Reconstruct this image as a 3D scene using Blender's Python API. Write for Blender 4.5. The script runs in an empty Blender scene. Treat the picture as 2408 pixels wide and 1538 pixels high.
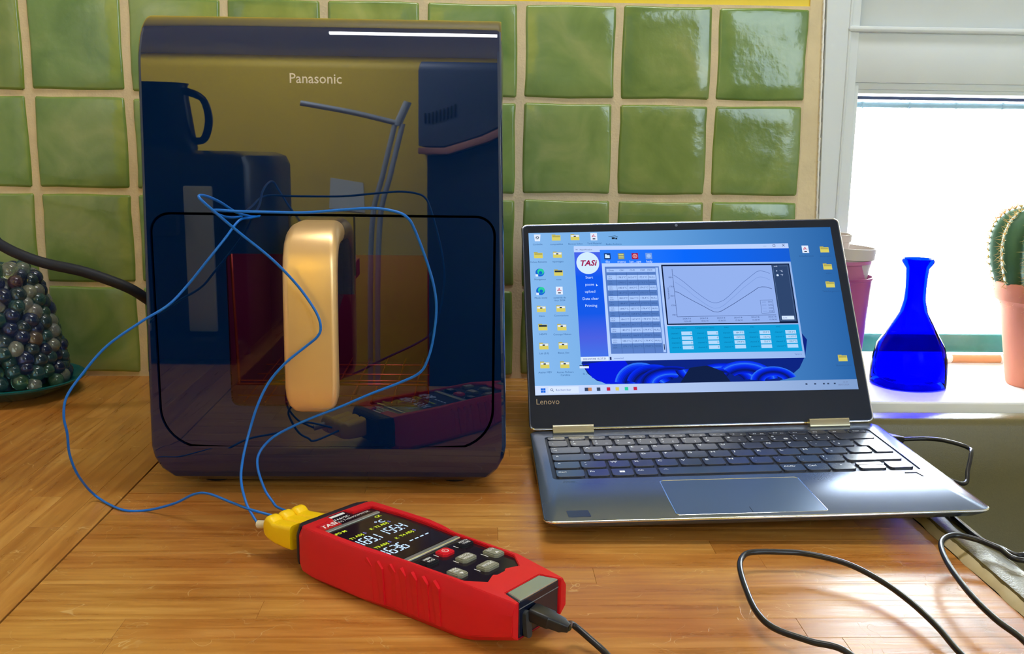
import bpy, bmesh, math, random
from mathutils import Vector, Matrix, Euler
sin, cos, pi = math.sin, math.cos, math.pi
scene = bpy.context.scene
C = scene.collection
rnd = random.Random(7)

# ------------------------------------------------------------------ camera
YAW, PITCH, ROLL, FPX, CAMH = 0.03183, 0.19062, 0.01405, 2353.9, 0.27456
_f = Vector((sin(YAW)*cos(PITCH), cos(YAW)*cos(PITCH), -sin(PITCH)))
_r = Vector((cos(YAW), -sin(YAW), 0.0)); _u = _r.cross(_f)
_R = cos(ROLL)*_r + sin(ROLL)*_u; _U = -sin(ROLL)*_r + cos(ROLL)*_u
CAM = Vector((0, 0, CAMH))
cam_data = bpy.data.cameras.new('camera'); cam = bpy.data.objects.new('camera', cam_data); C.objects.link(cam)
cam_data.sensor_width = 36.0; cam_data.lens = FPX/2408*36.0; cam_data.clip_start = 0.02; cam_data.clip_end = 100
M = Matrix((( _R.x, _U.x, -_f.x, 0), (_R.y, _U.y, -_f.y, 0), (_R.z, _U.z, -_f.z, CAMH), (0, 0, 0, 1)))
cam.matrix_world = M
scene.camera = cam
def ray(x, y):
    return _R*((x-1204)/FPX) + _U*(-(y-769)/FPX) + _f
def aty(x, y, Y):
    d = ray(x, y); return CAM + d*(Y/d.y)
def atz(x, y, z=0.0):
    d = ray(x, y); return CAM + d*((z-CAMH)/d.z)

# ------------------------------------------------------------------ exposure, world, lights
vs = scene.view_settings
scene.display_settings.display_device = 'sRGB'
vs.view_transform = 'Standard'; vs.look = 'None'; vs.exposure = 0.2; vs.gamma = 1.0; vs.use_curve_mapping = False
w = bpy.data.worlds.new('world'); scene.world = w; w.use_nodes = True
bg = w.node_tree.nodes['Background']; bg.inputs[0].default_value = (0.86, 0.93, 1.0, 1); bg.inputs[1].default_value = 26.0
def area(name, loc, target, sx, sy, power, col, portal=False):
    d = bpy.data.lights.new(name, 'AREA'); d.shape = 'RECTANGLE'; d.size = sx; d.size_y = sy; d.energy = power; d.color = col
    o = bpy.data.objects.new(name, d); C.objects.link(o); o.location = loc
    o.rotation_euler = (Vector(target)-Vector(loc)).to_track_quat('-Z', 'Y').to_euler()
    if portal: d.cycles.is_portal = True
    return o
area('window_portal', (0.68, 1.22, 0.36), (0.68, 0.0, 0.36), 0.56, 0.72, 1, (1, 1, 1), True)
area('overhead_fill', (0.12, 0.72, 1.5), (0.12, 0.70, 0), 0.8, 0.2, 9, (0.96, 0.98, 1.0))  # added overhead fill, also placed for the band on the fryer's top curve
area('wall_wash_fill', (-0.50, -0.62, 0.98), (-0.50, -1.25, 0.36), 0.5, 0.10, 15, (1.0, 0.99, 0.93))  # added light that brightens the yellow wall mirrored in the fryer
area('rear_fill', (0.95, -1.15, 0.75), (0.0, 0.8, 0.1), 0.7, 1.0, 16, (0.66, 0.83, 1.0))  # added cool fill from behind; no window is built there
sun = bpy.data.lights.new('sun', 'SUN'); sun.energy = 16; sun.angle = 0.01; sun.color = (1, 0.96, 0.9)
so = bpy.data.objects.new('sun', sun); C.objects.link(so); so.rotation_euler = Vector((0.2, 0.75, -0.62)).to_track_quat('-Z', 'Y').to_euler(); so.location = (0, -3, 4)

# ------------------------------------------------------------------ materials
def lin(r, g, b):
    f = lambda c: (c/255)/12.92 if c/255 <= 0.04045 else (((c/255)+0.055)/1.055)**2.4
    return (f(r), f(g), f(b), 1)
MATS = {}
def mat(name, col, rough=0.5, metal=0.0, ior=1.45, emit=None, es=1.0, noise=None, bump=None, coat=0.0, trans=0.0, sub=None):
    if name in MATS: return MATS[name]
    m = bpy.data.materials.new(name); m.use_nodes = True; nt = m.node_tree; b = nt.nodes['Principled BSDF']
    if len(col) == 3: col = (*col, 1)
    b.inputs['Base Color'].default_value = col; b.inputs['Roughness'].default_value = rough
    b.inputs['Metallic'].default_value = metal; b.inputs['IOR'].default_value = ior
    b.inputs['Coat Weight'].default_value = coat; b.inputs['Transmission Weight'].default_value = trans
    if coat: b.inputs['Coat Roughness'].default_value = 0.08
    if emit is not None:
        b.inputs['Emission Color'].default_value = emit if len(emit) == 4 else (*emit, 1); b.inputs['Emission Strength'].default_value = es
    tc = nt.nodes.new('ShaderNodeNewGeometry')
    if noise:   # (scale, amount)
        n = nt.nodes.new('ShaderNodeTexNoise'); n.inputs['Scale'].default_value = noise[0]; n.inputs['Detail'].default_value = 4
        nt.links.new(tc.outputs['Position'], n.inputs['Vector'])
        mx = nt.nodes.new('ShaderNodeMix'); mx.data_type = 'RGBA'
        k = noise[1]
        mx.inputs[6].default_value = tuple(c*(1-k) for c in col[:3])+(1,); mx.inputs[7].default_value = tuple(min(1, c*(1+k)) for c in col[:3])+(1,)
        nt.links.new(n.outputs['Fac'], mx.inputs[0]); nt.links.new(mx.outputs[2], b.inputs['Base Color'])
    if bump:    # (scale, strength, distance)
        n2 = nt.nodes.new('ShaderNodeTexNoise'); n2.inputs['Scale'].default_value = bump[0]; n2.inputs['Detail'].default_value = 3
        nt.links.new(tc.outputs['Position'], n2.inputs['Vector'])
        bp = nt.nodes.new('ShaderNodeBump'); bp.inputs['Strength'].default_value = bump[1]; bp.inputs['Distance'].default_value = bump[2]
        nt.links.new(n2.outputs['Fac'], bp.inputs['Height']); nt.links.new(bp.outputs['Normal'], b.inputs['Normal'])
    MATS[name] = m
    return m
def ramp(nt, stops):
    r = nt.nodes.new('ShaderNodeValToRGB'); e = r.color_ramp.elements
    while len(e) < len(stops): e.new(0.5)
    for k, (p, c) in enumerate(stops): e[k].position = p; e[k].color = c if len(c) == 4 else (*c, 1)
    return r
def tinted(name, tint, f0=1.5, rough=0.0, weight=1.0):
    """thin coloured glass: tinted see-through plus a Fresnel mirror coat"""
    m = bpy.data.materials.new(name); m.use_nodes = True; nt = m.node_tree; nt.nodes.clear()
    out = nt.nodes.new('ShaderNodeOutputMaterial'); mx = nt.nodes.new('ShaderNodeMixShader')
    t = nt.nodes.new('ShaderNodeBsdfTransparent'); t.inputs[0].default_value = (*tint, 1)
    g = nt.nodes.new('ShaderNodeBsdfGlossy'); g.inputs['Roughness'].default_value = rough
    fr = nt.nodes.new('ShaderNodeFresnel'); fr.inputs[0].default_value = f0
    nt.links.new(fr.outputs[0], mx.inputs[0]); nt.links.new(t.outputs[0], mx.inputs[1]); nt.links.new(g.outputs[0], mx.inputs[2]); nt.links.new(mx.outputs[0], out.inputs[0])
    MATS[name] = m
    return m
def wood(name, axis):
    m = bpy.data.materials.new(name); m.use_nodes = True; nt = m.node_tree; b = nt.nodes['Principled BSDF']; L = nt.links.new
    geo = nt.nodes.new('ShaderNodeNewGeometry'); oi = nt.nodes.new('ShaderNodeObjectInfo')
    mp = nt.nodes.new('ShaderNodeMapping'); mp.inputs['Scale'].default_value = (9, 130, 60) if axis == 'x' else (130, 9, 60)
    off = nt.nodes.new('ShaderNodeVectorMath'); off.operation = 'SCALE'; off.inputs['Scale'].default_value = 37.0
    cmb = nt.nodes.new('ShaderNodeCombineXYZ')
    L(oi.outputs['Random'], cmb.inputs[0]); L(oi.outputs['Random'], cmb.inputs[1]); L(oi.outputs['Random'], cmb.inputs[2]); L(cmb.outputs[0], off.inputs[0])
    L(off.outputs[0], mp.inputs['Location']); L(geo.outputs['Position'], mp.inputs['Vector'])
    n = nt.nodes.new('ShaderNodeTexNoise'); n.inputs['Scale'].default_value = 1.0; n.inputs['Detail'].default_value = 6; n.inputs['Roughness'].default_value = 0.62; n.inputs['Distortion'].default_value = 0.6
    L(mp.outputs[0], n.inputs['Vector'])
    r = ramp(nt, [(0.22, lin(172, 120, 58)), (0.42, lin(198, 146, 76)), (0.55, lin(212, 163, 90)), (0.78, lin(230, 188, 116))])
    L(n.outputs['Fac'], r.inputs[0])
    # stave to stave tone
    r2 = ramp(nt, [(0.0, lin(226, 206, 176)), (0.3, lin(244, 230, 204)), (0.6, lin(250, 240, 220)), (0.85, lin(236, 212, 184)), (1.0, lin(255, 250, 232))])
    L(oi.outputs['Random'], r2.inputs[0])
    mu = nt.nodes.new('ShaderNodeMix'); mu.data_type = 'RGBA'; mu.blend_type = 'MULTIPLY'; mu.inputs[0].default_value = 1
    L(r.outputs[0], mu.inputs[6]); L(r2.outputs[0], mu.inputs[7])
    # blotchy wear, pale scratches, tiny dark knots
    n3 = nt.nodes.new('ShaderNodeTexNoise'); n3.inputs['Scale'].default_value = 7; n3.inputs['Detail'].default_value = 3; L(geo.outputs['Position'], n3.inputs['Vector'])
    r3 = ramp(nt, [(0.3, lin(224, 190, 158)), (0.65, (1, 1, 1))]); L(n3.outputs['Fac'], r3.inputs[0])
    mu2 = nt.nodes.new('ShaderNodeMix'); mu2.data_type = 'RGBA'; mu2.blend_type = 'MULTIPLY'; mu2.inputs[0].default_value = 1
    L(mu.outputs[2], mu2.inputs[6]); L(r3.outputs[0], mu2.inputs[7])
    wv = nt.nodes.new('ShaderNodeTexNoise'); wv.inputs['Scale'].default_value = 26; wv.inputs['Detail'].default_value = 1.5; wv.inputs['Distortion'].default_value = 2.5; L(geo.outputs['Position'], wv.inputs['Vector'])
    r4 = ramp(nt, [(0.492, (0, 0, 0)), (0.4975, (1, 1, 1)), (0.5025, (1, 1, 1)), (0.508, (0, 0, 0))]); L(wv.outputs['Fac'], r4.inputs[0])
    pm = nt.nodes.new('ShaderNodeTexNoise'); pm.inputs['Scale'].default_value = 34; pm.inputs['Detail'].default_value = 2; L(geo.outputs['Position'], pm.inputs['Vector'])
    r5 = ramp(nt, [(0.52, (0, 0, 0)), (0.64, (0.4, 0.4, 0.4))]); L(pm.outputs['Fac'], r5.inputs[0])
    mm = nt.nodes.new('ShaderNodeMix'); mm.data_type = 'RGBA'; mm.blend_type = 'MULTIPLY'; mm.inputs[0].default_value = 1
    L(r4.outputs[0], mm.inputs[6]); L(r5.outputs[0], mm.inputs[7])
    sc = nt.nodes.new('ShaderNodeMix'); sc.data_type = 'RGBA'; L(mm.outputs[2], sc.inputs[0]); L(mu2.outputs[2], sc.inputs[6]); sc.inputs[7].default_value = lin(240, 205, 140)
    L(sc.outputs[2], b.inputs['Base Color'])
    rr = ramp(nt, [(0.3, (0.24, 0.24, 0.24)), (0.7, (0.42, 0.42, 0.42))]); L(n.outputs['Fac'], rr.inputs[0]); L(rr.outputs[0], b.inputs['Roughness'])
    bp = nt.nodes.new('ShaderNodeBump'); bp.inputs['Strength'].default_value = 0.25; bp.inputs['Distance'].default_value = 0.0006
    L(n.outputs['Fac'], bp.inputs['Height'])
    bp2 = nt.nodes.new('ShaderNodeBump'); bp2.inputs['Strength'].default_value = 0.3; bp2.inputs['Distance'].default_value = 0.0008; bp2.invert = True
    L(mm.outputs[2], bp2.inputs['Height']); L(bp.outputs[0], bp2.inputs['Normal']); L(bp2.outputs[0], b.inputs['Normal'])
    b.inputs['IOR'].default_value = 1.5
    MATS[name] = m
    return m
WX = wood('oiled_wood_grain_across', 'x'); WY = wood('oiled_wood_grain_deep', 'y')
def tile_mat():
    m = bpy.data.materials.new('green_glaze'); m.use_nodes = True; nt = m.node_tree; b = nt.nodes['Principled BSDF']; L = nt.links.new
    geo = nt.nodes.new('ShaderNodeNewGeometry'); oi = nt.nodes.new('ShaderNodeObjectInfo')
    n = nt.nodes.new('ShaderNodeTexNoise'); n.inputs['Scale'].default_value = 16; n.inputs['Detail'].default_value = 4; n.inputs['Distortion'].default_value = 0.8
    L(geo.outputs['Position'], n.inputs['Vector'])
    r = ramp(nt, [(0.28, lin(108, 136, 86)), (0.5, lin(132, 156, 102)), (0.72, lin(156, 170, 120))]); L(n.outputs['Fac'], r.inputs[0])
    r2 = ramp(nt, [(0, lin(214, 232, 205)), (0.5, lin(245, 245, 225)), (1, lin(226, 226, 190))]); L(oi.outputs['Random'], r2.inputs[0])
    mu = nt.nodes.new('ShaderNodeMix'); mu.data_type = 'RGBA'; mu.blend_type = 'MULTIPLY'; mu.inputs[0].default_value = 1
    L(r.outputs[0], mu.inputs[6]); L(r2.outputs[0], mu.inputs[7])
    at = nt.nodes.new('ShaderNodeAttribute'); at.attribute_name = 'rim'
    ed = nt.nodes.new('ShaderNodeMix'); ed.data_type = 'RGBA'; L(at.outputs['Fac'], ed.inputs[0]); L(mu.outputs[2], ed.inputs[6]); ed.inputs[7].default_value = lin(120, 140, 50)
    L(ed.outputs[2], b.inputs['Base Color'])
    b.inputs['Roughness'].default_value = 0.13; b.inputs['IOR'].default_value = 1.5
    n2 = nt.nodes.new('ShaderNodeTexNoise'); n2.inputs['Scale'].default_value = 30; n2.inputs['Detail'].default_value = 3.5; L(geo.outputs['Position'], n2.inputs['Vector'])
    n3 = nt.nodes.new('ShaderNodeTexNoise'); n3.inputs['Scale'].default_value = 260; n3.inputs['Detail'].default_value = 2; L(geo.outputs['Position'], n3.inputs['Vector'])
    b1 = nt.nodes.new('ShaderNodeBump'); b1.inputs['Strength'].default_value = 0.4; b1.inputs['Distance'].default_value = 0.0018; L(n2.outputs['Fac'], b1.inputs['Height'])
    b2 = nt.nodes.new('ShaderNodeBump'); b2.inputs['Strength'].default_value = 0.12; b2.inputs['Distance'].default_value = 0.0006; L(n3.outputs['Fac'], b2.inputs['Height']); L(b1.outputs[0], b2.inputs['Normal'])
    L(b2.outputs[0], b.inputs['Normal'])
    return m
TILE = tile_mat()
GROUT = mat('grout', lin(214, 196, 162), 0.9, noise=(60, .16), bump=(400, .5, .0008))
PLASTER = mat('bare_plaster', lin(218, 202, 165), 0.85, noise=(22, .2), bump=(120, .5, .0012))
YELLOW = mat('yellow_paint', lin(228, 202, 44), 0.45, noise=(6, .06), bump=(60, .2, .001))
FRAME = mat('window_paint', lin(214, 222, 226), 0.4, noise=(9, .06), bump=(45, .25, .0012))
CAULKW = mat('white_caulk', lin(240, 240, 236), 0.4)
BGLASS = mat('black_glass', (0.001, 0.012, 0.056), 0.015, ior=1.8)
BBODY = mat('gloss_black_plastic', (0.006, 0.010, 0.03), 0.18, ior=1.6)
BLACK = mat('black_plastic', (0.012, 0.013, 0.018), 0.38)
DARKGAP = mat('dark_gap', (0.002, 0.003, 0.008), 0.6)
GOLD = mat('satin_champagne_metal', lin(238, 198, 140), 0.36, metal=0.6)
WIREB = mat('blue_wire_jacket', lin(14, 108, 205), 0.35)
CABLE = mat('black_rubber', (0.012, 0.012, 0.016), 0.3)
CORD = mat('navy_black_cord', (0.004, 0.007, 0.02), 0.6)

# ------------------------------------------------------------------ mesh helpers
def new(): return bmesh.new()
def obj(name, bm, m, parent=None, smooth=None, local=True):
    """bm is in the parent's local space if local, else in world space"""
    me = bpy.data.meshes.new(name)
    if parent is not None and not local:
        p = parent; mw = Matrix.Identity(4)
        while p is not None: mw = p.matrix_basis @ mw; p = p.parent
        bm.transform(mw.inverted())
    bm.to_mesh(me); bm.free()
    for x in (m if isinstance(m, (list, tuple)) else [m]): me.materials.append(x)
    if smooth is not None:
        for p in me.polygons: p.use_smooth = True
        if smooth < 3.1: me.set_sharp_from_angle(angle=smooth)
    o = bpy.data.objects.new(name, me); C.objects.link(o)
    if parent is not None: o.parent = parent
    return o
def empty(name, loc=(0, 0, 0), rot=None, matrix=None):
    o = bpy.data.objects.new(name, None); C.objects.link(o); o.empty_display_size = 0.02
    if matrix is not None: o.matrix_basis = matrix
    else:
        o.location = loc
        if rot: o.rotation_euler = rot
        bpy.context.view_layer.update() if False else None
    return o
def tag(o, label=None, cat=None, group=None, kind=None):
    if label: o['label'] = label
    if cat: o['category'] = cat
    if group: o['group'] = group
    if kind: o['kind'] = kind
    return o
def box(bm, x0, x1, y0, y1, z0, z1, bev=0.0, seg=2, mi=0, M=None):
    vs_ = [bm.verts.new((x, y, z)) for x in (x0, x1) for y in (y0, y1) for z in (z0, z1)]
    idx = ((0, 1, 3, 2), (4, 6, 7, 5), (0, 4, 5, 1), (2, 3, 7, 6), (0, 2, 6, 4), (1, 5, 7, 3))
    fs = [bm.faces.new([vs_[i] for i in f]) for f in idx]
    for f in fs: f.material_index = mi
    if bev > 0:
        es = list({e for f in fs for e in f.edges})
        r = bmesh.ops.bevel(bm, geom=es, offset=bev, segments=seg, affect='EDGES', profile=0.5)
        vs_ = list({v for f in r['faces'] for v in f.verts} | {v for v in vs_ if v.is_valid})
    if M is not None: bmesh.ops.transform(bm, matrix=M, verts=vs_)
    return vs_
def rrect(w_, h_, r, n=6, cx=0, cy=0, r2=None):
    """rounded rectangle outline, counter-clockwise, r = bottom radius, r2 = top radius"""
    r2 = r if r2 is None else r2
    pts = []
    for (sx, sy, a0, q) in ((1, -1, -pi/2, r), (1, 1, 0, r2), (-1, 1, pi/2, r2), (-1, -1, pi, r)):
        ox, oy = cx+sx*(w_/2-q), cy+sy*(h_/2-q)
        for k in range(n+1):
            a = a0+k*(pi/2)/n; pts.append((ox+q*cos(a), oy+q*sin(a)))
    return pts
def prism(bm, pts, z0, z1, mi=0, bev=0.0, axes=None, seg=2):
    """extrude a 2-D outline; axes maps (a,b,h) to 3-D"""
    ax = axes or (lambda a, b, h: (a, b, h))
    n = len(pts)
    lv = [bm.verts.new(ax(a, b, z0)) for a, b in pts]; uv = [bm.verts.new(ax(a, b, z1)) for a, b in pts]
    fs = [bm.faces.new(lv[::-1]), bm.faces.new(uv)] + [bm.faces.new((lv[i], lv[(i+1) % n], uv[(i+1) % n], uv[i])) for i in range(n)]
    for f in fs: f.material_index = mi
    if bev > 0:
        bmesh.ops.bevel(bm, geom=list(fs[1].edges), offset=bev, segments=seg, affect='EDGES')
    return fs
def loft(bm, rings, close_ends=True, mi=0, closed=True):
    R_ = [[bm.verts.new(p) for p in ring] for ring in rings]
    n = len(R_[0])
    for a, b in zip(R_, R_[1:]):
        for i in range(n if closed else n-1):
            f = bm.faces.new((a[i], a[(i+1) % n], b[(i+1) % n], b[i])); f.material_index = mi
    if close_ends and closed:
        for ring, rev in ((R_[0], True), (R_[-1], False)):
            f = bm.faces.new(ring[::-1] if rev else ring); f.material_index = mi
    return R_
def lathe(bm, prof, n=48, cx=0, cy=0, cz=0, mi=0, f=None, sq=None):
    rings = []
    for r, z in prof:
        ring = []
        for k in range(n):
            a = 2*pi*k/n; rr = max(r, 1e-5)*(f(a, z) if f else 1)
            if sq: s_ = sq(z); rr *= 1+s_*(1/max(abs(cos(a)), abs(sin(a)))-1)
            ring.append((cx+rr*cos(a), cy+rr*sin(a), cz+z))
        rings.append(ring)
    return loft(bm, rings, True, mi)
def catmull(P, sub=8):
    P = [Vector(p) for p in P]; Q = [2*P[0]-P[1]]+P+[2*P[-1]-P[-2]]; out = []
    for i in range(1, len(Q)-2):
        a, b, c, d = Q[i-1:i+3]
        for k in range(sub):
            t = k/sub
            out.append(0.5*((2*b)+(c-a)*t+(2*a-5*b+4*c-d)*t*t+(3*b-a-3*c+d)*t**3))
    out.append(P[-1]); return out
def tube(bm, pts, r, seg=10, sub=8, mi=0, smooth=True):
    P = catmull(pts, sub) if sub > 1 else [Vector(p) for p in pts]
    rad = r if callable(r) else (lambda t: r)
    T = [(P[min(i+1, len(P)-1)]-P[max(i-1, 0)]).normalized() for i in range(len(P))]
    nrm = T[0].orthogonal().normalized(); rings = []
    for i, (p, t) in enumerate(zip(P, T)):
        nrm = (nrm-t*nrm.dot(t)).normalized(); bn = t.cross(nrm); q = rad(i/(len(P)-1))
        rings.append([p+q*(cos(2*pi*k/seg)*nrm+sin(2*pi*k/seg)*bn) for k in range(seg)])
    loft(bm, rings, True, mi)
def sphere(bm, c, r, u=14, v=9, mi=0, sc=(1, 1, 1)):
    Mx = Matrix.Translation(c) @ Matrix.Diagonal((r*sc[0], r*sc[1], r*sc[2], 1))
    g = bmesh.ops.create_uvsphere(bm, u_segments=u, v_segments=v, radius=1, matrix=Mx)
    for vv in g['verts']:
        for f in vv.link_faces: f.material_index = mi
_tc = {}
def text(bm, s, size, M4, mi=0, depth=0.0, align='CENTER', xs=1.0, bold=0.0, shear=0.0):
    """flat lettering added to bm; M4 maps (x, y) text space to the target space"""
    key = (s, depth, align, bold, shear)
    if key not in _tc:
        cu = bpy.data.curves.new('t', 'FONT'); cu.body = s; cu.size = 1; cu.resolution_u = 2; cu.extrude = depth
        cu.align_x = align; cu.align_y = 'CENTER'; cu.offset = bold; cu.shear = shear; cu.fill_mode = 'FRONT' if depth == 0 else 'BOTH'
        o = bpy.data.objects.new('t', cu); dg = bpy.context.evaluated_depsgraph_get()
        C.objects.link(o); dg.update(); me = bpy.data.meshes.new_from_object(o.evaluated_get(bpy.context.evaluated_depsgraph_get()))
        _tc[key] = ([tuple(v.co) for v in me.vertices], [tuple(p.vertices) for p in me.polygons])
        bpy.data.objects.remove(o); bpy.data.curves.remove(cu); bpy.data.meshes.remove(me)
    V, F = _tc[key]
    MM = M4 @ Matrix.Diagonal((size*xs, size, size, 1))
    vv = [bm.verts.new(MM @ Vector(v)) for v in V]
    for f in F:
        try: ff = bm.faces.new([vv[i] for i in f]); ff.material_index = mi
        except ValueError: pass
def frame4(o, x, y, z):
    return Matrix(((x[0], y[0], z[0], o[0]), (x[1], y[1], z[1], o[1]), (x[2], y[2], z[2], o[2]), (0, 0, 0, 1)))
def copy_tree(o, parent=None):
    c = o.copy(); C.objects.link(c); c.parent = parent
    for ch in list(o.children): copy_tree(ch, c)
    return c

# ------------------------------------------------------------------ the room
YW = 1.1109            # tiled face of the back wall
X0, PX, Z0, PZ = -0.48386, 0.10494, 0.41404, 0.10366
RX0, RX1, RY0, RZ0, RZ1 = -0.98, 1.35, -1.25, -0.9, 1.55
bm = new()
yw0, yw1 = 1.1150, 1.26
box(bm, RX0-.1, 0.376, yw0, yw1, RZ0, RZ1); box(bm, 0.376, RX1+.1, yw0, yw1, RZ0, -0.03); box(bm, 0.376, 0.97, yw0, yw1, 0.74, RZ1); box(bm, 0.97, RX1+.1, yw0, yw1, -0.03, RZ1)
wall_back = tag(obj('wall_back', bm, YELLOW), kind='structure')
bm = new(); box(bm, RX0, 0.3555, 1.1122, 1.1152, -0.005, 0.4135)
obj('grout_bed', bm, GROUT, wall_back)
bm = new(); pts = [(0.350, 0.0)]   # bare plaster strip beside the window, ragged right edge
pts = [(0.3515, 0.0)] + [(0.3835-0.018*(i/22)+rnd.uniform(-.0007, .0007), 0.5*i/22) for i in range(23)] + [(0.3515, 0.5)]
prism(bm, pts, 0, .0032, axes=lambda a, b, h: (a, 1.1152-h, b)); obj('bare_plaster_strip', bm, PLASTER, wall_back)
bm = new()
for i in range(60):
    t0, t1 = i/60*.5, (i+1)/60*.5
    wv = 0.0008+0.0005*abs(sin(i*1.9))
    xx = 0.3801-0.018*(i/60)*1.05
    box(bm, xx, xx+wv+.0006, 1.1085, 1.1120, t0, t1)
tag(obj('paint_edge', bm, CAULKW, wall_back), kind='stuff')
def tile_mesh(seed):
    r = random.Random(seed); bm = new(); W_, H_ = 0.0968, 0.0973; n = 10; rim = bm.verts.layers.float.new('rim')
    def prof(t): t = abs(t); return max(0.0, 1-max(0, (t-.94)/.06)**2.2)
    us = [-1, -.99, -.965, -.93, -.6, 0, .6, .93, .965, .99, 1]; grid = []
    wob = [[r.uniform(-.5, .5) for _ in us] for _ in us]; px_ = [r.uniform(0, 6) for _ in range(4)]
    for j, v in enumerate(us):
        row = []
        for i, u in enumerate(us):
            hgt = .0044*(prof(u)*prof(v))**.5 + .0004*wob[j][i]*prof(u)*prof(v)
            ex = .0006*sin(3*v+px_[0])*abs(u)+.0003*sin(9*v+px_[2])*abs(u); ez = .0006*sin(3*u+px_[1])*abs(v)
            cr = .0022 if abs(u) > .98 and abs(v) > .98 else 0
            vv = bm.verts.new((u*(W_/2-cr)+ex*(1 if u > 0 else -1), -hgt, v*(H_/2-cr)+ez*(1 if v > 0 else -1)))
            m_ = max(abs(u), abs(v)); vv[rim] = 1.0 if .975 < m_ else (.3 if m_ > .95 else 0)
            row.append(vv)
        grid.append(row)
    for j in range(n):
        for i in range(n): bm.faces.new((grid[j][i], grid[j][i+1], grid[j+1][i+1], grid[j+1][i]))
    me = bpy.data.meshes.new('tile'); bm.to_mesh(me); bm.free(); me.materials.append(TILE)
    for p in me.polygons: p.use_smooth = True
    return me
TM = [tile_mesh(s) for s in range(7)]
for j in range(4):
    for i in range(-4, 8):
        o = bpy.data.objects.new('tile', rnd.choice(TM)); C.objects.link(o); o.parent = wall_back
        x = X0+(i+.5)*PX+rnd.uniform(-.0006, .0006)
        if i == 7: x += -.0007
        o.location = (x, 1.1145, Z0-(j+.5)*PZ+rnd.uniform(-.0008, .0008)+(0.0016 if j == 3 else 0))
        o.rotation_euler = (rnd.uniform(-.010, .010), rnd.uniform(-.004, .004), rnd.uniform(-.010, .010))
OFFW = mat('off_white_wall', lin(222, 226, 232), .6)
def wallbox(name, *a, m=None):
    bm = new(); box(bm, *a); return tag(obj(name, bm, m or YELLOW), kind='structure')
wallbox('wall_left', RX0-.1, RX0, RY0, 1.115, RZ0, RZ1, m=OFFW)
wallbox('wall_right', RX1, RX1+.1, RY0, 1.115, RZ0, RZ1, m=OFFW)
wallbox('wall_front', RX0-.1, RX1+.1, RY0-.1, RY0, RZ0, RZ1)
wallbox('ceiling', RX0-.1, RX1+.1, RY0-.1, 1.26, RZ1, RZ1+.1, m=mat('ceiling_white', lin(205, 198, 205), .7))
wallbox('floor', RX0-.1, RX1+.1, RY0-.1, 1.26, RZ0-.1, RZ0, m=mat('floor_tile', lin(120, 82, 60), .5, noise=(8, .1)))

# window frame (white paint, panelled), see-through opening x .405-.95
win = tag(empty('window_1', (0.39, 1.105, 0.0)), kind='structure')
def wpart(name, boxes, m=FRAME, bev=.0012):
    bm = new()
    for b in boxes: box(bm, *b, bev=bev, seg=2)
    return obj(name, bm, m, win, smooth=.6, local=False)
sl = 0.0178/0.49
bm = new()    # left stile leans a little like the plaster edge
prism(bm, [(.3815, 0.0), (.4085, 0.0), (.4040, .330), (.4040, .74), (.365, .74), (.365, .49)], 0, .115, axes=lambda a, b, h: (a, 1.105+h, b)); obj('stile', bm, FRAME, win, local=False)
wpart('transom', [(.3985, .99, 1.1062, 1.21, .3345, .388)])
wpart('bead', [(.392, .99, 1.1015, 1.112, .3868, .3934)], bev=.0028)
wpart('top_panel', [(.40, .99, 1.116, 1.20, .39, .74)])
wpart('inner_moulding', [(.4040, .4095, 1.108, 1.165, .014, .332), (.4040, .95, 1.1085, 1.165, .3275, .3352)], bev=.0012)
wpart('inner_bead', [(.4040, .95, 1.1105, 1.17, .3232, .3278)], bev=.0009)
wpart('stile', [(.95, .99, 1.105, 1.21, .0, .74)])
wpart('moulding_strip', [(.3925, .3955, 1.1035, 1.108, .0, .74)], bev=.001)
bm = new(); box(bm, .404, .955, 1.192, 1.194, .0, .33); obj('pane', bm, tinted('window_glass', (.97, .99, .98), 1.45), win, local=False)
bm = new(); box(bm, .404, .955, 1.181, 1.19, .3196, .3236, bev=.001); obj('drip_gap', bm, mat('dark_gap_blue', (.01, .015, .05), .5), win, local=False)
TEAL = mat('teal_paint', lin(66, 138, 138), .22, noise=(30, .3), bump=(70, .4, .001))
wpart('bottom_rail', [(.404, .955, 1.166, 1.184, .0218, .0448)], m=TEAL, bev=.004)
# sill board
bm = new(); box(bm, .3765, .985, 0.967, 1.25, -.001, .0140, bev=.002)
tag(obj('window_sill', bm, mat('white_sill', lin(240, 240, 238), .35, noise=(18, .05))), kind='structure')

# ------------------------------------------------------------------ outside
bm = new(); box(bm, -2, 9, 5.2, 5.5, -4, 1.35)
fac = obj('house', bm, mat('white_render', (.86, .86, .84), .8, noise=(3, .03)))
tag(fac, 'sunlit white rendered house across the street, seen through the window', 'building')
for k, (a, b) in enumerate(((2.255, 2.485), (2.565, 2.81))):
    bm = new(); prism(bm, [(a, -1.0), (b, -1.0), (b, .047), (a, .047)], 0, .05, axes=lambda p, q, h: (p, 5.21-h, q))
    f = obj('window', bm, mat('house_window_frame', lin(240, 236, 232), .6), fac)
    bm = new(); box(bm, a+.02, b-.02, 5.150, 5.158, -.14, .030); obj('lintel_shade', bm, mat('pink_lintel_shade', lin(178, 92, 92), .6), f)  # shade under the recessed lintel, built as a pink band
bm = new(); box(bm, -2, 9, 1.6, 5.2, -4.1, -4); tag(obj('street', bm, mat('pavement', lin(180, 176, 168), .8)), kind='structure')

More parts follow.
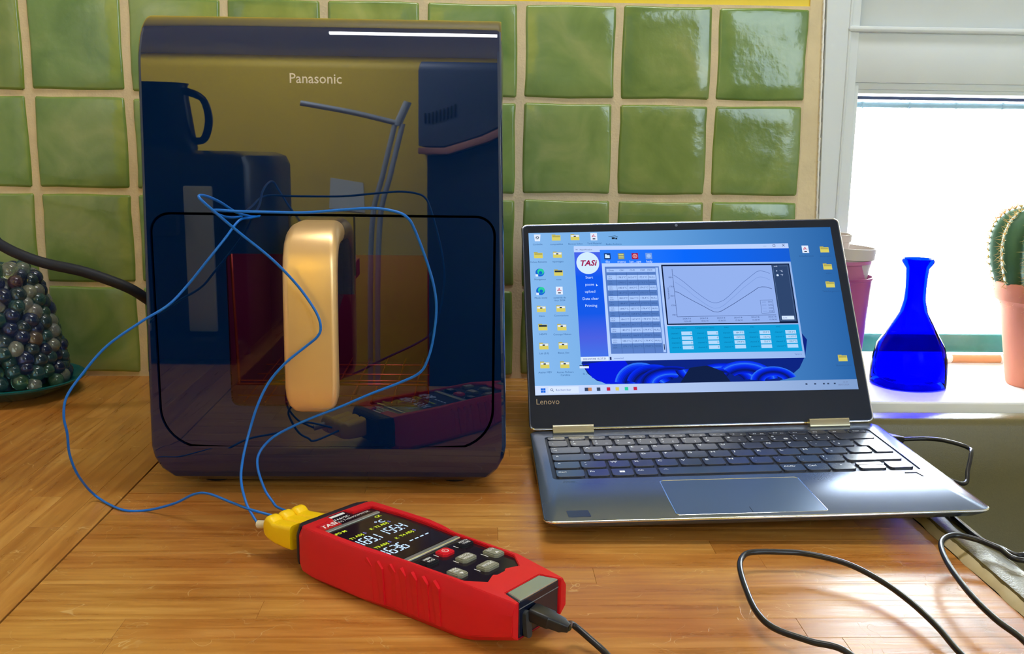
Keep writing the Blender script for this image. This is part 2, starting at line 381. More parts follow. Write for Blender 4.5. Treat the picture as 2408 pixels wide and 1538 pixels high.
# ------------------------------------------------------------------ worktops with staves
def worktop(label, x0, x1, y0, y1, axis):
    cx = (x0+x1)/2
    root = tag(empty('worktop', (cx, (y0+y1)/2, -.038)), label, 'worktop')
    bm = new(); box(bm, x0, x1, y0, y1, -.038, -.0022); obj('core', bm, mat('core_wood', lin(70, 34, 12), .7), root, local=False)
    pitch = .02265; m = WX if axis == 'x' else WY
    lo, hi = (y0, y1) if axis == 'x' else (x0, x1); a0, a1 = (x0, x1) if axis == 'x' else (y0, y1)
    off = .0094 if axis == 'x' else 0.0
    edges = [lo]; e = (.5124 % pitch + pitch*math.ceil((lo-.5124 % pitch)/pitch)) if axis == 'x' else hi-pitch*int((hi-lo)/pitch)
    while e < hi-.004:
        if e > lo+.004: edges.append(e)
        e += pitch
    edges.append(hi)
    for q0, q1 in zip(edges, edges[1:]):
        s = a0-rnd.uniform(0, .3)
        while s < a1:
            e_ = s+rnd.uniform(.28, .52); b0, b1 = max(s, a0), min(e_, a1)
            if a1-b1 < .04: b1 = a1
            if b1-b0 > .03:
                dz = rnd.uniform(-.00006, 0)
                bm = new(); g = .00006
                if axis == 'x': box(bm, b0+g, b1-g, q0+g, q1-g, -.0025, dz, bev=.00014, seg=1)
                else: box(bm, q0+g, q1-g, b0+g, b1-g, -.0025, dz, bev=.00014, seg=1)
                obj('stave', bm, m, root, local=False)
            if b1 == a1: break
            s = e_
    return root
worktop('long oiled wood worktop under the laptop and the red meter, staves running left to right', -.2690, .3200, .40, 1.1135, 'x')
worktop('oiled wood worktop left of the dark joint line, staves running away from the viewer', RX0, -.2704, -.75, 1.1135, 'y')

# ------------------------------------------------------------------ sink
sink = tag(empty('sink', (.63, .70, -.18)), 'beige stone-look kitchen sink with raised rim beside the laptop', 'sink')
SINKM = mat('beige_composite', lin(104, 97, 64), .30, noise=(500, .10), bump=(900, .35, .0006))
bm = new()
def rl(x0, x1, y0, y1, r, z): return [(a, b, z) for a, b in rrect(x1-x0, y1-y0, r, 8, (x0+x1)/2, (y0+y1)/2)]
loft(bm, [rl(.3245, 1.0, .43, .955, .012, -.03), rl(.3245, 1.0, .43, .955, .012, .0028), rl(.3258, .999, .431, .954, .013, .0062), rl(.3290, .996, .434, .951, .016, .0074),
          rl(.3440, .975, .452, .9330, .03, .0070), rl(.3480, .971, .456, .9290, .034, .0052), rl(.3508, .969, .459, .9265, .036, .0000), rl(.3560, .962, .465, .921, .04, -.05),
          rl(.366, .952, .475, .911, .05, -.165), rl(.376, .942, .485, .901, .05, -.177), rl(.396, .922, .505, .881, .05, -.180)], close_ends=False)
v = [bm.verts.new(p) for p in rl(.396, .922, .505, .881, .05, -.180)]; bm.faces.new(v)
obj('basin', bm, SINKM, sink, smooth=.7, local=False)
bm = new(); L_, R_ = [], []
for i in range(90):
    y = .405+.53*i/89; L_.append((.3203+.0006*sin(i*.7)+rnd.uniform(-.0005, .0005), y)); R_.append((.3262, y))
rings = []
for (xl, y), (xr, _) in zip(L_, R_): rings.append([(xl, y, .0001), (xl+.001, y, .0012+rnd.uniform(0, .0003)), (xr-.0015, y, .0042+rnd.uniform(-.0005, .0005)), (xr, y, .0048), (xr, y, .0001)])
loft(bm, rings); obj('sealant', bm, mat('old_sealant', lin(190, 175, 138), .6, noise=(90, .2)), sink, smooth=.9, local=False)

# ------------------------------------------------------------------ air fryer
FX, FY = -.1150, .7370
fry = tag(empty('air_fryer', (FX, FY+.16, 0)), 'tall black glass-fronted air fryer with a champagne handle against the green tiles', 'air fryer')
ZT, ZB = .3180, .0380
prof = [(.030, .004), (.018, .0055), (.009, .011), (.0035, .019), (.0008, .029), (0, ZB)]        # (depth behind the face, z), chin
topp = [(0, ZT)]
for k in range(1, 15):
    a = k/14*radians_top if False else k/14*math.radians(92); topp.append((.0385*(1-cos(a)), ZT+.0385*sin(a)))
topp.append((.060, topp[-1][1])); 
def half(z):
    w_ = .1362-.0072*min(1, max(0, z/.33))
    r = .041
    if z < r: w_ -= r-math.sqrt(max(0, r*r-(r-z)**2))
    return w_
COLS = [(0, .014), (0, .0042), (.0006, .0022), (.0016, .0008), (.0032, 0)]      # (inset from the side, depth)
def frow(dy, z, up=None):
    w_ = half(z); row = []
    cxz = FX-.0006*(z/.33)
    for ins, dd in COLS: row.append((cxz-w_+ins, FY+dy+dd, z))
    for t in (.25, .5, .75): row.append((cxz-w_+.0032+(2*w_-.0064)*t, FY+dy, z))
    for ins, dd in COLS[::-1]: row.append((cxz+w_-ins, FY+dy+dd, z))
    return row
bm = new()
for P_ in (prof, topp): loft(bm, [frow(*q) for q in P_], closed=False)
# sides of the flat zone
ra, rb = frow(0, ZB), frow(0, ZT)
nz = 10; zs = [ZB+(ZT-ZB)*k/nz for k in range(nz+1)]
for sl_ in (slice(0, 5), slice(-5, None)): loft(bm, [frow(0, z)[sl_] for z in zs], closed=False)
DXC, DZ0, DZ1 = -.1155, .0382, .2134
dh = .1243
def drawer_out(g=0.0): return rrect(2*dh+2*g, DZ1-DZ0+2*g-.0000, .030+g, 10, DXC, (DZ0+DZ1)/2, r2=.013+g)
inner = [(a, FY, b) for a, b in drawer_out(.0019)]
outer = [ra[k] for k in range(4, len(ra)-4)]+[frow(0, z)[-5] for z in zs[1:-1]]+[rb[k] for k in range(len(rb)-5, 3, -1)]+[frow(0, z)[4] for z in zs[-2:0:-1]]
ov = [bm.verts.new(p) for p in outer]; iv = [bm.verts.new(p) for p in inner]
es = [bm.edges.new((ov[i], ov[(i+1) % len(ov)])) for i in range(len(ov))]+[bm.edges.new((iv[i], iv[(i+1) % len(iv)])) for i in range(len(iv))]
bmesh.ops.triangle_fill(bm, edges=es, use_beauty=True)
for i in range(len(inner)):   # the gap's wall
    a, b = inner[i], inner[(i+1) % len(inner)]
    bm.faces.new([bm.verts.new(p) for p in (a, b, (b[0], b[1]+.012, b[2]), (a[0], a[1]+.012, a[2]))])
bmesh.ops.remove_doubles(bm, verts=bm.verts, dist=1e-6); bmesh.ops.recalc_face_normals(bm, faces=bm.faces)
front = obj('front_panel', bm, BGLASS, fry, smooth=.35, local=False)
bm = new()
bo = lambda y, i_, zt, zb: [(FX+a, y, b) for a, b in rrect(.262-2*i_, zt-zb, .03, 6, 0, (zt+zb)/2, r2=.02)]
loft(bm, [bo(FY+.012, .005, .3330, .0110), bo(FY+.03, .002, .3480, .0065), bo(FY+.05, .0005, .3535, .0055), bo(FY+.10, .0, .3555, .005), bo(FY+.31, .0, .3540, .006), bo(FY+.335, .006, .3440, .012)], close_ends=False)
bm.faces.new([bm.verts.new(p) for p in bo(FY+.335, .006, .3440, .012)])
obj('body', bm, BBODY, fry, smooth=.5, local=False)
for sx in (-1, 1):
    for yy in (.04, .30):
        bm = new(); lathe(bm, [(.0, 0), (.011, 0), (.012, .002), (.012, .008), (0, .008)], 20, FX+sx*.095, FY+yy, 0); obj('foot', bm, BLACK, fry, smooth=.6, local=False)
# brand lettering, flat print
bm = new(); text(bm, 'Panasonic', .0098, frame4((-.1190, FY-.00012, .3110), (1, 0, 0), (0, 0, 1), (0, -1, 0)), xs=.97, bold=.008)
obj('lettering', bm, mat('print_taupe', (.70, .62, .56), .5), front, local=False)
# drawer front: dark ring with a window, pane, basket behind
WX0, WX1, WZ0, WZ1 = -.1875, -.0385, .0700, .1855
drawer = empty('drawer', (0, 0, 0)); drawer.parent = fry
bm = new(); do = [(a, FY, b) for a, b in drawer_out(0)]
wi = [(a, FY, b) for a, b in rrect(WX1-WX0, WZ1-WZ0, .006, 5, (WX0+WX1)/2, (WZ0+WZ1)/2)]
ov = [bm.verts.new(p) for p in do]; iv = [bm.verts.new(p) for p in wi]
es = [bm.edges.new((ov[i], ov[(i+1) % len(ov)])) for i in range(len(ov))]+[bm.edges.new((iv[i], iv[(i+1) % len(iv)])) for i in range(len(iv))]
bmesh.ops.triangle_fill(bm, edges=es, use_beauty=True)
for loop in (do, wi):
    for i in range(len(loop)):
        a, b = loop[i], loop[(i+1) % len(loop)]
        bm.faces.new([bm.verts.new(p) for p in (a, b, (b[0], b[1]+.004, b[2]), (a[0], a[1]+.004, a[2]))])
bmesh.ops.remove_doubles(bm, verts=bm.verts, dist=1e-6); bmesh.ops.recalc_face_normals(bm, faces=bm.faces)
obj('drawer_front', bm, BGLASS, drawer, local=False)
bm = new(); bm.faces.new([bm.verts.new(p) for p in wi]); obj('drawer_window', bm, tinted('smoked_glass', (.40, .26, .40), 1.8, .01), drawer, local=False)
# inside: a lit copper-brown cavity with a wire rack
CAV = mat('basket_inside', lin(140, 70, 120), .5, metal=.0); COP = mat('copper_edge', lin(255, 168, 120), .25, metal=.6)
bm = new(); x0, x1, z0, z1, y0, y1 = WX0-.002, WX1+.002, WZ0-.002, WZ1+.004, FY+.002, FY+.16
for q in (((x0, y1, z0), (x1, y1, z0), (x1, y1, z1), (x0, y1, z1)), ((x0, y0, z0), (x1, y0, z0), (x1, y1, z0), (x0, y1, z0)), ((x0, y0, z1), (x0, y1, z1), (x1, y1, z1), (x1, y0, z1)),
          ((x0, y0, z0), (x0, y1, z0), (x0, y1, z1), (x0, y0, z1)), ((x1, y0, z0), (x1, y0, z1), (x1, y1, z1), (x1, y1, z0))):
    bm.faces.new([bm.verts.new(p) for p in q])
obj('basket', bm, CAV, drawer, local=False)
bm = new()
za = .0862; xa, xb = -.1835, -.0405
tube(bm, [(xa, FY+.004, za), (xb, FY+.004, za)], .0009, 8, 1); tube(bm, [(xa, FY+.006, za+.0022), (xb, FY+.006, za+.0022)], .0006, 8, 1)
tube(bm, [(xa+.0015, FY+.004, za), (xa-.0012, FY+.004, .188)], .0011, 8, 1); tube(bm, [(xb, FY+.004, za), (xb+.003, FY+.004, .0725)], .0007, 8, 1)
obj('rim', bm, COP, drawer, smooth=.9, local=False)
bm = new()
for k in range(9): tube(bm, [(WX0+.016*k+.008, FY+.006, .0715), (WX0+.016*k+.008, FY+.15, .0735)], .0007, 6, 1)
for k in range(4): tube(bm, [(WX0, FY+.02+.035*k, .073), (WX1, FY+.02+.035*k, .073)], .0007, 6, 1)
tag(obj('wire_rack', bm, COP, drawer, smooth=.9, local=False), kind='stuff')
ld = bpy.data.lights.new('basket_fill', 'POINT'); ld.energy = .045; ld.color = (1, .55, .62); ld.shadow_soft_size = .01
lo = bpy.data.objects.new('basket_fill', ld); C.objects.link(lo); lo.location = (-.09, FY+.08, .178)  # added light that makes the basket interior show through the smoked pane
# handle: black mount, neck, champagne cover
hx = -.1178
bm = new(); box(bm, -.1396, -.0936, FY-.0003, FY+.004, .1560, .2128); 
mnt = obj('handle_mount', bm, mat('black_glass_mount', (.004, .009, .035), .06, ior=1.9), drawer, local=False)
for gx in (-.1401, -.0931):
    bm = new(); box(bm, gx-.0006, gx+.0006, FY-.0007, FY+.003, .1700, .2134); obj('groove', bm, DARKGAP, drawer, local=False)
handle = empty('handle', (0, 0, 0)); handle.parent = fry
path = [(FY-.0008, .2020, .0175, .0088), (FY-.012, .2022, .0180, .0088), (FY-.024, .2020, .0184, .0088), (FY-.034, .2000, .0187, .0082), (FY-.0415, .1955, .0188, .0070), (FY-.0460, .1885, .0188, .0060), (FY-.0485, .1790, .0188, .0055),
        (FY-.0500, .1600, .0188, .0055), (FY-.0505, .1300, .0188, .0055), (FY-.0505, .0980, .0188, .0055), (FY-.0500, .0910, .0182, .0054), (FY-.0492, .0855, .0165, .0048), (FY-.0482, .0820, .0135, .0038), (FY-.0475, .0802, .009, .002)]
bm = new(); rings = []
for i, (y, z, hw, ht) in enumerate(path):
    a = path[max(i-1, 0)]; b = path[min(i+1, len(path)-1)]; t = Vector((0, b[0]-a[0], b[1]-a[1])).normalized(); nr = Vector((1, 0, 0)).cross(t)
    ring = [Vector((hx, y, z))+Vector((1, 0, 0))*p+nr*q for p, q in rrect(2*hw, 2*ht, min(hw, ht)*.86, 5)]
    rings.append(ring)
loft(bm, rings); bmesh.ops.recalc_face_normals(bm, faces=bm.faces)
obj('grip_cover', bm, GOLD, handle, smooth=1.2, local=False)
bm = new(); prism(bm, [(FY-.0006, .1560), (FY-.0006, .1950), (FY-.036, .1955), (FY-.0440, .1850), (FY-.0455, .1500), (FY-.0460, .0900), (FY-.0420, .0900), (FY-.0400, .1400), (FY-.030, .1480)], hx-.0162, hx+.0162, axes=lambda a, b, h: (h, a, b), bev=.0)
bmesh.ops.recalc_face_normals(bm, faces=bm.faces); obj('neck', bm, BBODY, handle, local=False)
bm = new(); tube(bm, [(-.76, 1.112, .30), (-.755, 1.06, .295), (-.70, 1.00, .262), (-.60, .972, .218), aty(-60, 535, .97), aty(0, 575, .965), aty(50, 600, .96), aty(110, 620, .96), aty(200, 640, .96), aty(300, 676, .965), aty(360, 712, .98), aty(430, 745, 1.0), (-.2, 1.05, .1), (-.16, 1.068, .1)], .0051, 12, 6)
obj('power_cord', bm, CORD, fry, smooth=1.0, local=False)

# ------------------------------------------------------------------ laptop
LO = Vector((.0443, .6426, .0153)); ex = Vector((.9995, .0009, .0312)).normalized(); ey = Vector((-.0008, 1, -.0023)).normalized(); ez = ex.cross(ey).normalized(); ey = ez.cross(ex)
LB = LO-ez*.0150
lap = tag(empty('laptop', matrix=frame4(LB, ex, ey, ez)), 'open grey convertible laptop with a bright blue screen, standing half over the sink', 'laptop')
TOP = .0150
ALU = mat('iron_grey_metal', lin(98, 110, 136), .24, metal=.55, noise=(900, .05)); KEYM = mat('key_black', lin(56, 60, 74), .22, ior=1.9); DECK = mat('key_well', lin(54, 58, 72), .4, metal=.4)
LEG = mat('key_legend', lin(225, 228, 232), .5, emit=(.8, .85, .9), es=.5); CHROME = mat('polished_edge', (.85, .87, .9), .12, metal=1.0)  # legends carry an added glow so they read white
bm = new()
def lr(i, z, r=.008): return [(a, b, z) for a, b in rrect(.310-2*i, .213-2*i, r, 5, .155, .1065)]
loft(bm, [lr(.030, .0028), lr(.016, .0042), lr(.006, .0085), lr(.0008, .0126), lr(0, .0139), lr(.0002, .0146), lr(.0008, TOP-.0001)], close_ends=False)
v = [bm.verts.new(p) for p in lr(.030, .0028)]; bm.faces.new(v[::-1])
# top deck with the key well cut in
K0, K1, K2, K3 = .0120, .2975, .0855, .1955
ov = [bm.verts.new(p) for p in lr(.0008, TOP-.0001)]; wl = [(a, b, TOP-.0001) for a, b in rrect(K1-K0, K3-K2, .004, 4, (K0+K1)/2, (K2+K3)/2)]
iv = [bm.verts.new(p) for p in wl]
es = [bm.edges.new((q[i], q[(i+1) % len(q)])) for q in (ov, iv) for i in range(len(q))]
bmesh.ops.triangle_fill(bm, edges=es, use_beauty=True)
for i in range(len(wl)):
    a, b = wl[i], wl[(i+1) % len(wl)]; bm.faces.new([bm.verts.new(p) for p in (a, b, (b[0], b[1], TOP-.0010), (a[0], a[1], TOP-.0010))])
bmesh.ops.remove_doubles(bm, verts=bm.verts, dist=1e-6); bmesh.ops.recalc_face_normals(bm, faces=bm.faces)
base = obj('base', bm, ALU, lap, smooth=.5)
bm = new(); box(bm, K0, K1, K2, K3, TOP-.0012, TOP-.0010); obj('key_well', bm, DECK, base)
bm = new(); ring = [[(a, b, z) for a, b in rrect(.310-2*i, .213-2*i, .008, 5, .155, .1065)] for i, z in ((-.00005, .0136), (-.00012, .0143), (.0002, .0149), (.0007, TOP+.00003))]
loft(bm, ring, close_ends=False); obj('polished_edge', bm, CHROME, base, smooth=1.0)
for fx_, fy_ in ((.055, .038), (.255, .038), (.055, .175), (.255, .175)):
    bm = new(); box(bm, fx_-.012, fx_+.012, fy_-.004, fy_+.004, .0004, .0032, bev=.001); obj('foot', bm, BLACK, lap)
def key(u0, u1, v0, v1, leg=None, small=False, poly=None):
    bm = new(); g = .0
    w_, h_ = (u1-u0)/1000, (v1-v0)/1000; cx, cy = (u0+u1)/2000, (v0+v1)/2000
    if poly: pts = [(a/1000, b/1000) for a, b in poly]
    else: pts = rrect(w_, h_, min(.0032, h_*.4), 3, cx, cy, r2=.001)
    prism(bm, pts, TOP-.0010, TOP+.0007, bev=.0003, seg=1)
    if leg:
        for (s, dx, dy, sz) in leg:
            text(bm, s, sz/1000, frame4((u0/1000+dx/1000, v1/1000-dy/1000, TOP+.00075), (1, 0, 0), (0, 1, 0), (0, 0, 1)), mi=1, align='LEFT' if dx >= 0 else 'RIGHT')
    return obj('key', bm, [KEYM, LEG], lap)
FS = 5.2
def L1(s): return [(s, 1.8, 3.4, FS)]
key(15.2, 37.4, 89.3, 104.8, [('Ctrl', 1.8, 5, 4.0)]); key(39.8, 56.6, 89.3, 104.8, [('Fn', 2, 5, 4.0)])
bm_win = key(58.6, 75.6, 89.3, 104.8)
bm = new()
for (a, b) in ((0, 0), (2.1, 0), (0, 1.9), (2.1, 1.9)): bm.faces.new([bm.verts.new(((64.8+a+p)/1000, (95.8+b+q)/1000, TOP+.00078)) for p, q in ((0, 0), (1.9, 0), (1.9, 1.7), (0, 1.7))])
obj('key_symbol', bm, LEG, bm_win)
key(77, 94.2, 89.3, 104.8, [('Alt', 2, 5, 4.0)]); key(96, 190.3, 89.3, 104.8, [('-\'!\'-', 3.5, 4.6, 3)]); key(192, 209.6, 89.8, 104.8, [('AltGr', 2, 5, 4.0)]); key(211.2, 228.8, 89.8, 104.8, [('Ctrl', 2, 5, 4.0)])
key(230.4, 248.6, 89.8, 104.8, [('<', 8, 5, 3)]); key(252, 272.4, 98.2, 105, None); key(252, 272.4, 90.2, 97.4, None); key(275.2, 293.8, 90.6, 105.2, [('>', 8, 5, 3)])
key(15.2, 35.6, 109.6, 124.8, [('^', 3, 5, 5)]); key(36.5, 56.4, 109.6, 124.8, [('>', 3, 3.4, 3), ('<', 3, 9, 3)])
for i, s in enumerate('WXCVBN'): key(58.7+19.05*i, 75.5+19.05*i, 109.6, 124.9, L1(s))
for i, s in enumerate((('?', ','), ('.', ';'), ('/', ':'), ('§', '!'))): key(58.7+19.05*(6+i), 75.5+19.05*(6+i), 109.6, 124.9, [(s[0], 2, 3, 3), (s[1], 3, 9, 3)])
key(249.5, 292.8, 110.4, 125.2)
key(15.0, 46, 128.7, 143.9, [('A', 3, 5, 3.6), ('°', 26, 3, 3)])
for i, s in enumerate('QSDFGHJKLM'): key(48.4+19.08*i, 65.3+19.08*i, 128.7, 143.9, L1(s))
key(239.2, 256.2, 129.3, 144, [('%', 2, 3, 3), ('ù', 4, 9, 3)]); key(258.8, 276.6, 129.8, 144.2)
key(14.8, 39.6, 147.6, 162.8, [('|<-', 2, 3.5, 3), ('->|', 2, 8.5, 3)])
for i, s in enumerate('AZERTYUIOP'): key(42.3+19.06*i, 59.1+19.06*i, 147.6, 162.8, L1(s)+([('€', 9.5, 10, 3.5)] if s == 'E' else []))
key(232.9, 249.7, 148, 163, [('"', 2, 3, 3), ('^', 4, 9, 3)]); key(252, 268.8, 148, 163, [('£', 2, 3, 3), ('$', 4, 9, 3)])
key(0, 0, 0, 0, None, poly=[(279.8, 129.8), (293, 129.8), (293, 163.4), (272.6, 163.4), (272.6, 149), (274, 147.6), (279.8, 147.4)])
key(14.2, 30.4, 166, 181, [('²', 3, 9, 4)])
for i, s in enumerate((('1', '&', ''), ('2', 'é', '~'), ('3', '"', '#'), ('4', "'", '{'), ('5', '(', '['), ('6', '-', '|'), ('7', 'è', '`'), ('8', '_', '\\'), ('9', 'ç', '^'), ('0', 'à', '@'), ('°', ')', ']'), ('+', '=', '}'))):
    key(32.9+19.05*i, 49.6+19.05*i, 166, 181, [(s[0], 2.2, 3, 4.2), (s[1], 2.2, 9.4, 4.2)]+([(s[2], 10.5, 9.8, 4.2)] if s[2] else []))
key(261.8, 292.6, 166.8, 181.6)
for i, s in enumerate(['Esc', 'x', '-', '+', 'xm', 'C', '[]', '>', '==', 'R', '[-]', 'F10', 'F11', 'F12', 'Ins', 'Suppr']):
    key(15.2+17.5*i+(0 if i else -.8), 29.6+17.5*i, 183.6, 192.0, [(s, 3, 4.4, 2.5)]+([('F%d' % i, 9, 5.6, 2)] if 0 < i < 12 else []))
# touchpad with polished chamfer
bm = new()
tp = lambda i, z: [(a, b, z) for a, b in rrect(.1062-2*i, .0708-2*i, .003, 4, .1448, .0418)]
loft(bm, [tp(0, TOP-.0001), tp(.0002, TOP+.00014), tp(.0006, TOP+.00014), tp(.0009, TOP-.00005)], close_ends=False)
pad = empty('touchpad'); pad.parent = lap
obj('chamfer', bm, CHROME, pad, smooth=1)
bm = new(); f = bm.faces.new([bm.verts.new(p) for p in tp(.0009, TOP-.00002)]); obj('pad_surface', bm, mat('touchpad_metal', lin(108, 124, 146), .33, metal=.7), pad)
bm = new(); box(bm, .1452, .1456, .0078, .0182, TOP-.00002, TOP+.00003); obj('click_line', bm, DARKGAP, pad)
bm = new()
for a, b in (((.2814, .0794), (.2905, .0794)), ((.2905, .0794), (.2919, .0710))): tube(bm, [(a[0], a[1], TOP), (b[0], b[1], TOP)], .0005, 6, 1)
obj('fingerprint_reader', bm, BLACK, lap)
bm = new(); bm.faces.new([bm.verts.new((a/1000, b/1000, TOP+.00006)) for a, b in ((17.5, 8), (33, 8), (32, 20), (16.5, 20))])
obj('palm_sticker', bm, mat('faint_sticker', lin(74, 80, 92), .36, metal=.7), lap)
bm = new(); text(bm, '//TYPE..', .0034, frame4((.0245, .0792, TOP+.0001), (1, 0, 0), (0, 1, 0), (0, 0, 1))); obj('sticker_print', bm, mat('faint_print', lin(70, 92, 108), .5), lap)
# hinges
for (a, b) in ((.0205, .0565), (.2490, .2845)):
    bm = new(); prism(bm, rrect(.0085, .0075, .0018, 4, 0, 0), a, b, axes=lambda p, q, h: (h, .2085+p*.56-q*.83, TOP+.0018+p*.83+q*.56), bev=.0)
    bmesh.ops.recalc_face_normals(bm, faces=bm.faces); obj('hinge', bm, mat('warm_steel', lin(180, 172, 142), .3, metal=.85), lap, smooth=.5)
# lid frame: s to the right, t up the lid
ANG = .9839
lid = empty('lid', matrix=frame4(Vector((0, .2132, TOP+.0003)), Vector((1, 0, 0)), Vector((0, cos(ANG), sin(ANG))), Vector((0, -sin(ANG), cos(ANG))))); lid.parent = lap
bm = new(); lo_ = lambda i, z: [(a, b, z) for a, b in rrect(.310-2*i, .2075-2*i, .005, 5, .155, .1045)]
loft(bm, [lo_(.002, -.0062), lo_(.0004, -.0052), lo_(0, -.0010), lo_(.0004, -.0002), lo_(.0010, 0)]); obj('back_cover', bm, ALU, lid, smooth=.5)
bm = new(); prism(bm, [(p[0], p[1]) for p in rrect(.3068, .2040, .004, 5, .155, .1045)], 0, .0003, bev=0); obj('bezel', bm, mat('bezel_glass', (.006, .012, .026), .06, ior=1.5), lid)
bm = new(); ring = [lo_(i, z) for i, z in ((-.00015, -.0012), (-.0001, -.0002), (.0004, .00025), (.0010, .0003))]; loft(bm, ring, close_ends=False); obj('polished_edge', bm, CHROME, lid, smooth=1.0)
bm = new(); lathe(bm, [(0, 0), (.0014, 0), (.0014, .0001), (0, .0001)], 14, .1505, .2040, .0003); obj('webcam', bm, mat('webcam_ring', lin(90, 100, 120), .3), lid)
bm = new(); text(bm, 'Lenovo', .0075, frame4((.0175, .0268, .00036), (1, 0, 0), (0, 1, 0), (0, 0, 1)), xs=.95); obj('lettering', bm, mat('print_warm_grey', lin(150, 132, 104), .5, emit=lin(120, 104, 80), es=.4), lid)  # the print is given a faint glow of its own
# ---- display contents: d = (x, y) mm on the lid, converted from surveyed screen positions
disp = empty('display'); disp.parent = lap; disp.matrix_basis = lid.matrix_basis.copy()
def em(name, rgb, k=1.0):
    m = MATS.get(name)
    if m: return m
    m = bpy.data.materials.new(name); m.use_nodes = True; nt = m.node_tree; nt.nodes.clear()
    o = nt.nodes.new('ShaderNodeOutputMaterial'); e = nt.nodes.new('ShaderNodeEmission'); e.inputs[0].default_value = lin(*rgb); e.inputs[1].default_value = k; nt.links.new(e.outputs[0], o.inputs[0])
    MATS[name] = m; return m
def em_grad(name, stops, axis=0, lo=0.0, hi=.3, k=1.0):
    m = bpy.data.materials.new(name); m.use_nodes = True; nt = m.node_tree; nt.nodes.clear(); L = nt.links.new
    o = nt.nodes.new('ShaderNodeOutputMaterial'); e = nt.nodes.new('ShaderNodeEmission'); tc = nt.nodes.new('ShaderNodeTexCoord'); sp = nt.nodes.new('ShaderNodeSeparateXYZ')
    mr = nt.nodes.new('ShaderNodeMapRange'); mr.inputs[1].default_value = lo; mr.inputs[2].default_value = hi
    r = ramp(nt, [(p, lin(*c)) for p, c in stops])
    L(tc.outputs['Object'], sp.inputs[0]); L(sp.outputs[axis], mr.inputs[0]); L(mr.outputs[0], r.inputs[0]); L(r.outputs[0], e.inputs[0]); L(e.outputs[0], o.inputs[0]); e.inputs[1].default_value = k
    return m
def S(s, t, z=0.0):
    u = s+3.1-.4*min(1, max(0, s/294)); b = 32+1.8*s/294; h = 164.8+2.7*s/294
    return Vector((u/1000, (33.2+165.5*(t-b)/h)/1000, .00034+z))
def quad(bm, a, b, c, d, z, mi=0):
    f = bm.faces.new([bm.verts.new(S(*p, z)) for p in (a, b, c, d)]); f.material_index = mi
def rect(bm, x0, y0, x1, y1, z, mi=0): quad(bm, (x0, y0), (x1, y0), (x1, y1), (x0, y1), z, mi)
def poly(bm, pts, z, mi=0): f = bm.faces.new([bm.verts.new(S(*p, z)) for p in pts]); f.material_index = mi
def disc(bm, cx, cy, r, z, mi=0, ry=None, n=28): poly(bm, [(cx+r*cos(2*pi*k/n), cy+(ry or r)*sin(2*pi*k/n)) for k in range(n)], z, mi)
def line(bm, pts, wd, z, mi=0):
    for (a, b), (c, d) in zip(pts, pts[1:]):
        l = math.hypot(c-a, d-b) or 1; nx, ny = -(d-b)/l*wd/2, (c-a)/l*wd/2
        quad(bm, (a+nx, b+ny), (a-nx, b-ny), (c-nx, d-ny), (c+nx, d+ny), z, mi)
def stext(bm, s, x, y, size, z, mi=0, align='CENTER', **k):
    p = S(x, y, z); text(bm, s, size/1000, frame4(p, (1, 0, 0), (0, 1, 0), (0, 0, 1)), mi=mi, align=align, **k)
bm = new(); poly(bm, [(3.4, 32.0), (298, 33.8), (298, 201.3), (3.4, 196.8)], 0)
obj('wallpaper', bm, em_grad('wallpaper_blue', [(0, (128, 176, 226)), (.35, (104, 160, 216)), (.62, (76, 134, 196)), (1, (40, 96, 160))], 0, .005, .3), disp)  # rightward darkening puts the panel's viewing-angle falloff into the wallpaper colour
# blue petals
bm = new(); bl = [em('petal_navy', (12, 34, 122)), em('petal_blue', (6, 24, 214)), em('petal_light', (44, 112, 232)), em('petal_dark', (16, 30, 66)), em('petal_cyan', (60, 136, 226))]
poly(bm, [(47, 62), (52, 52), (60, 45), (72, 41.6), (110, 41.4), (225, 41.2), (236, 45), (247, 54), (254, 66), (258, 82), (252, 92), (60, 92)], .00002, 0)
poly(bm, [(48, 61), (56, 48), (68, 41.8), (98, 41.5), (92, 56), (86, 66)], .00004, 1)
LV = [(10, 22, 100), (8, 26, 140), (6, 30, 180), (6, 34, 214), (8, 44, 226), (18, 66, 230), (44, 108, 232)]
b0_ = len(bl); bl += [em('petal_shade_%d' % k, c) for k, c in enumerate(LV)]
for k, (cx, cy, rx, ry, ww, a0, a1) in enumerate(((100, 40, 24, 22, .75, .10, .95), (112, 38, 26, 22, .7, .15, .9), (128, 41, 30, 17, .6, .35, 1.0), (158, 56, 26, 16, .55, 1.05, 1.95), (176, 42, 34, 18, .5, .05, .8), (196, 41, 30, 21, .55, .05, .75), (222, 41, 22, 15, .6, .1, .95))):
    NB = 12
    for b_ in range(NB):
        f0, f1 = 1-ww*b_/NB, 1-ww*(b_+1)/NB
        li = abs(((b_+k*2) % NB)-NB/2)/(NB/2); mi = b0_+min(6, int(li*7))
        for i in range(16):
            A0 = pi*(a0+(a1-a0)*i/16); A1 = pi*(a0+(a1-a0)*(i+1)/16)
            P4 = [(cx+rx*f*cos(a), max(41.7, cy+ry*f*sin(a)*(1-.15*(1-f)))) for f, a in ((f0, A0), (f0, A1), (f1, A1), (f1, A0))]
            if all(p[1] <= 41.8 for p in P4): continue
            quad(bm, *P4, .00005+.000012*k, mi)
poly(bm, [(136, 41.6), (182, 41.6), (176, 52), (162, 58), (146, 56)], .00017, 3)
obj('swirl', bm, bl, disp)
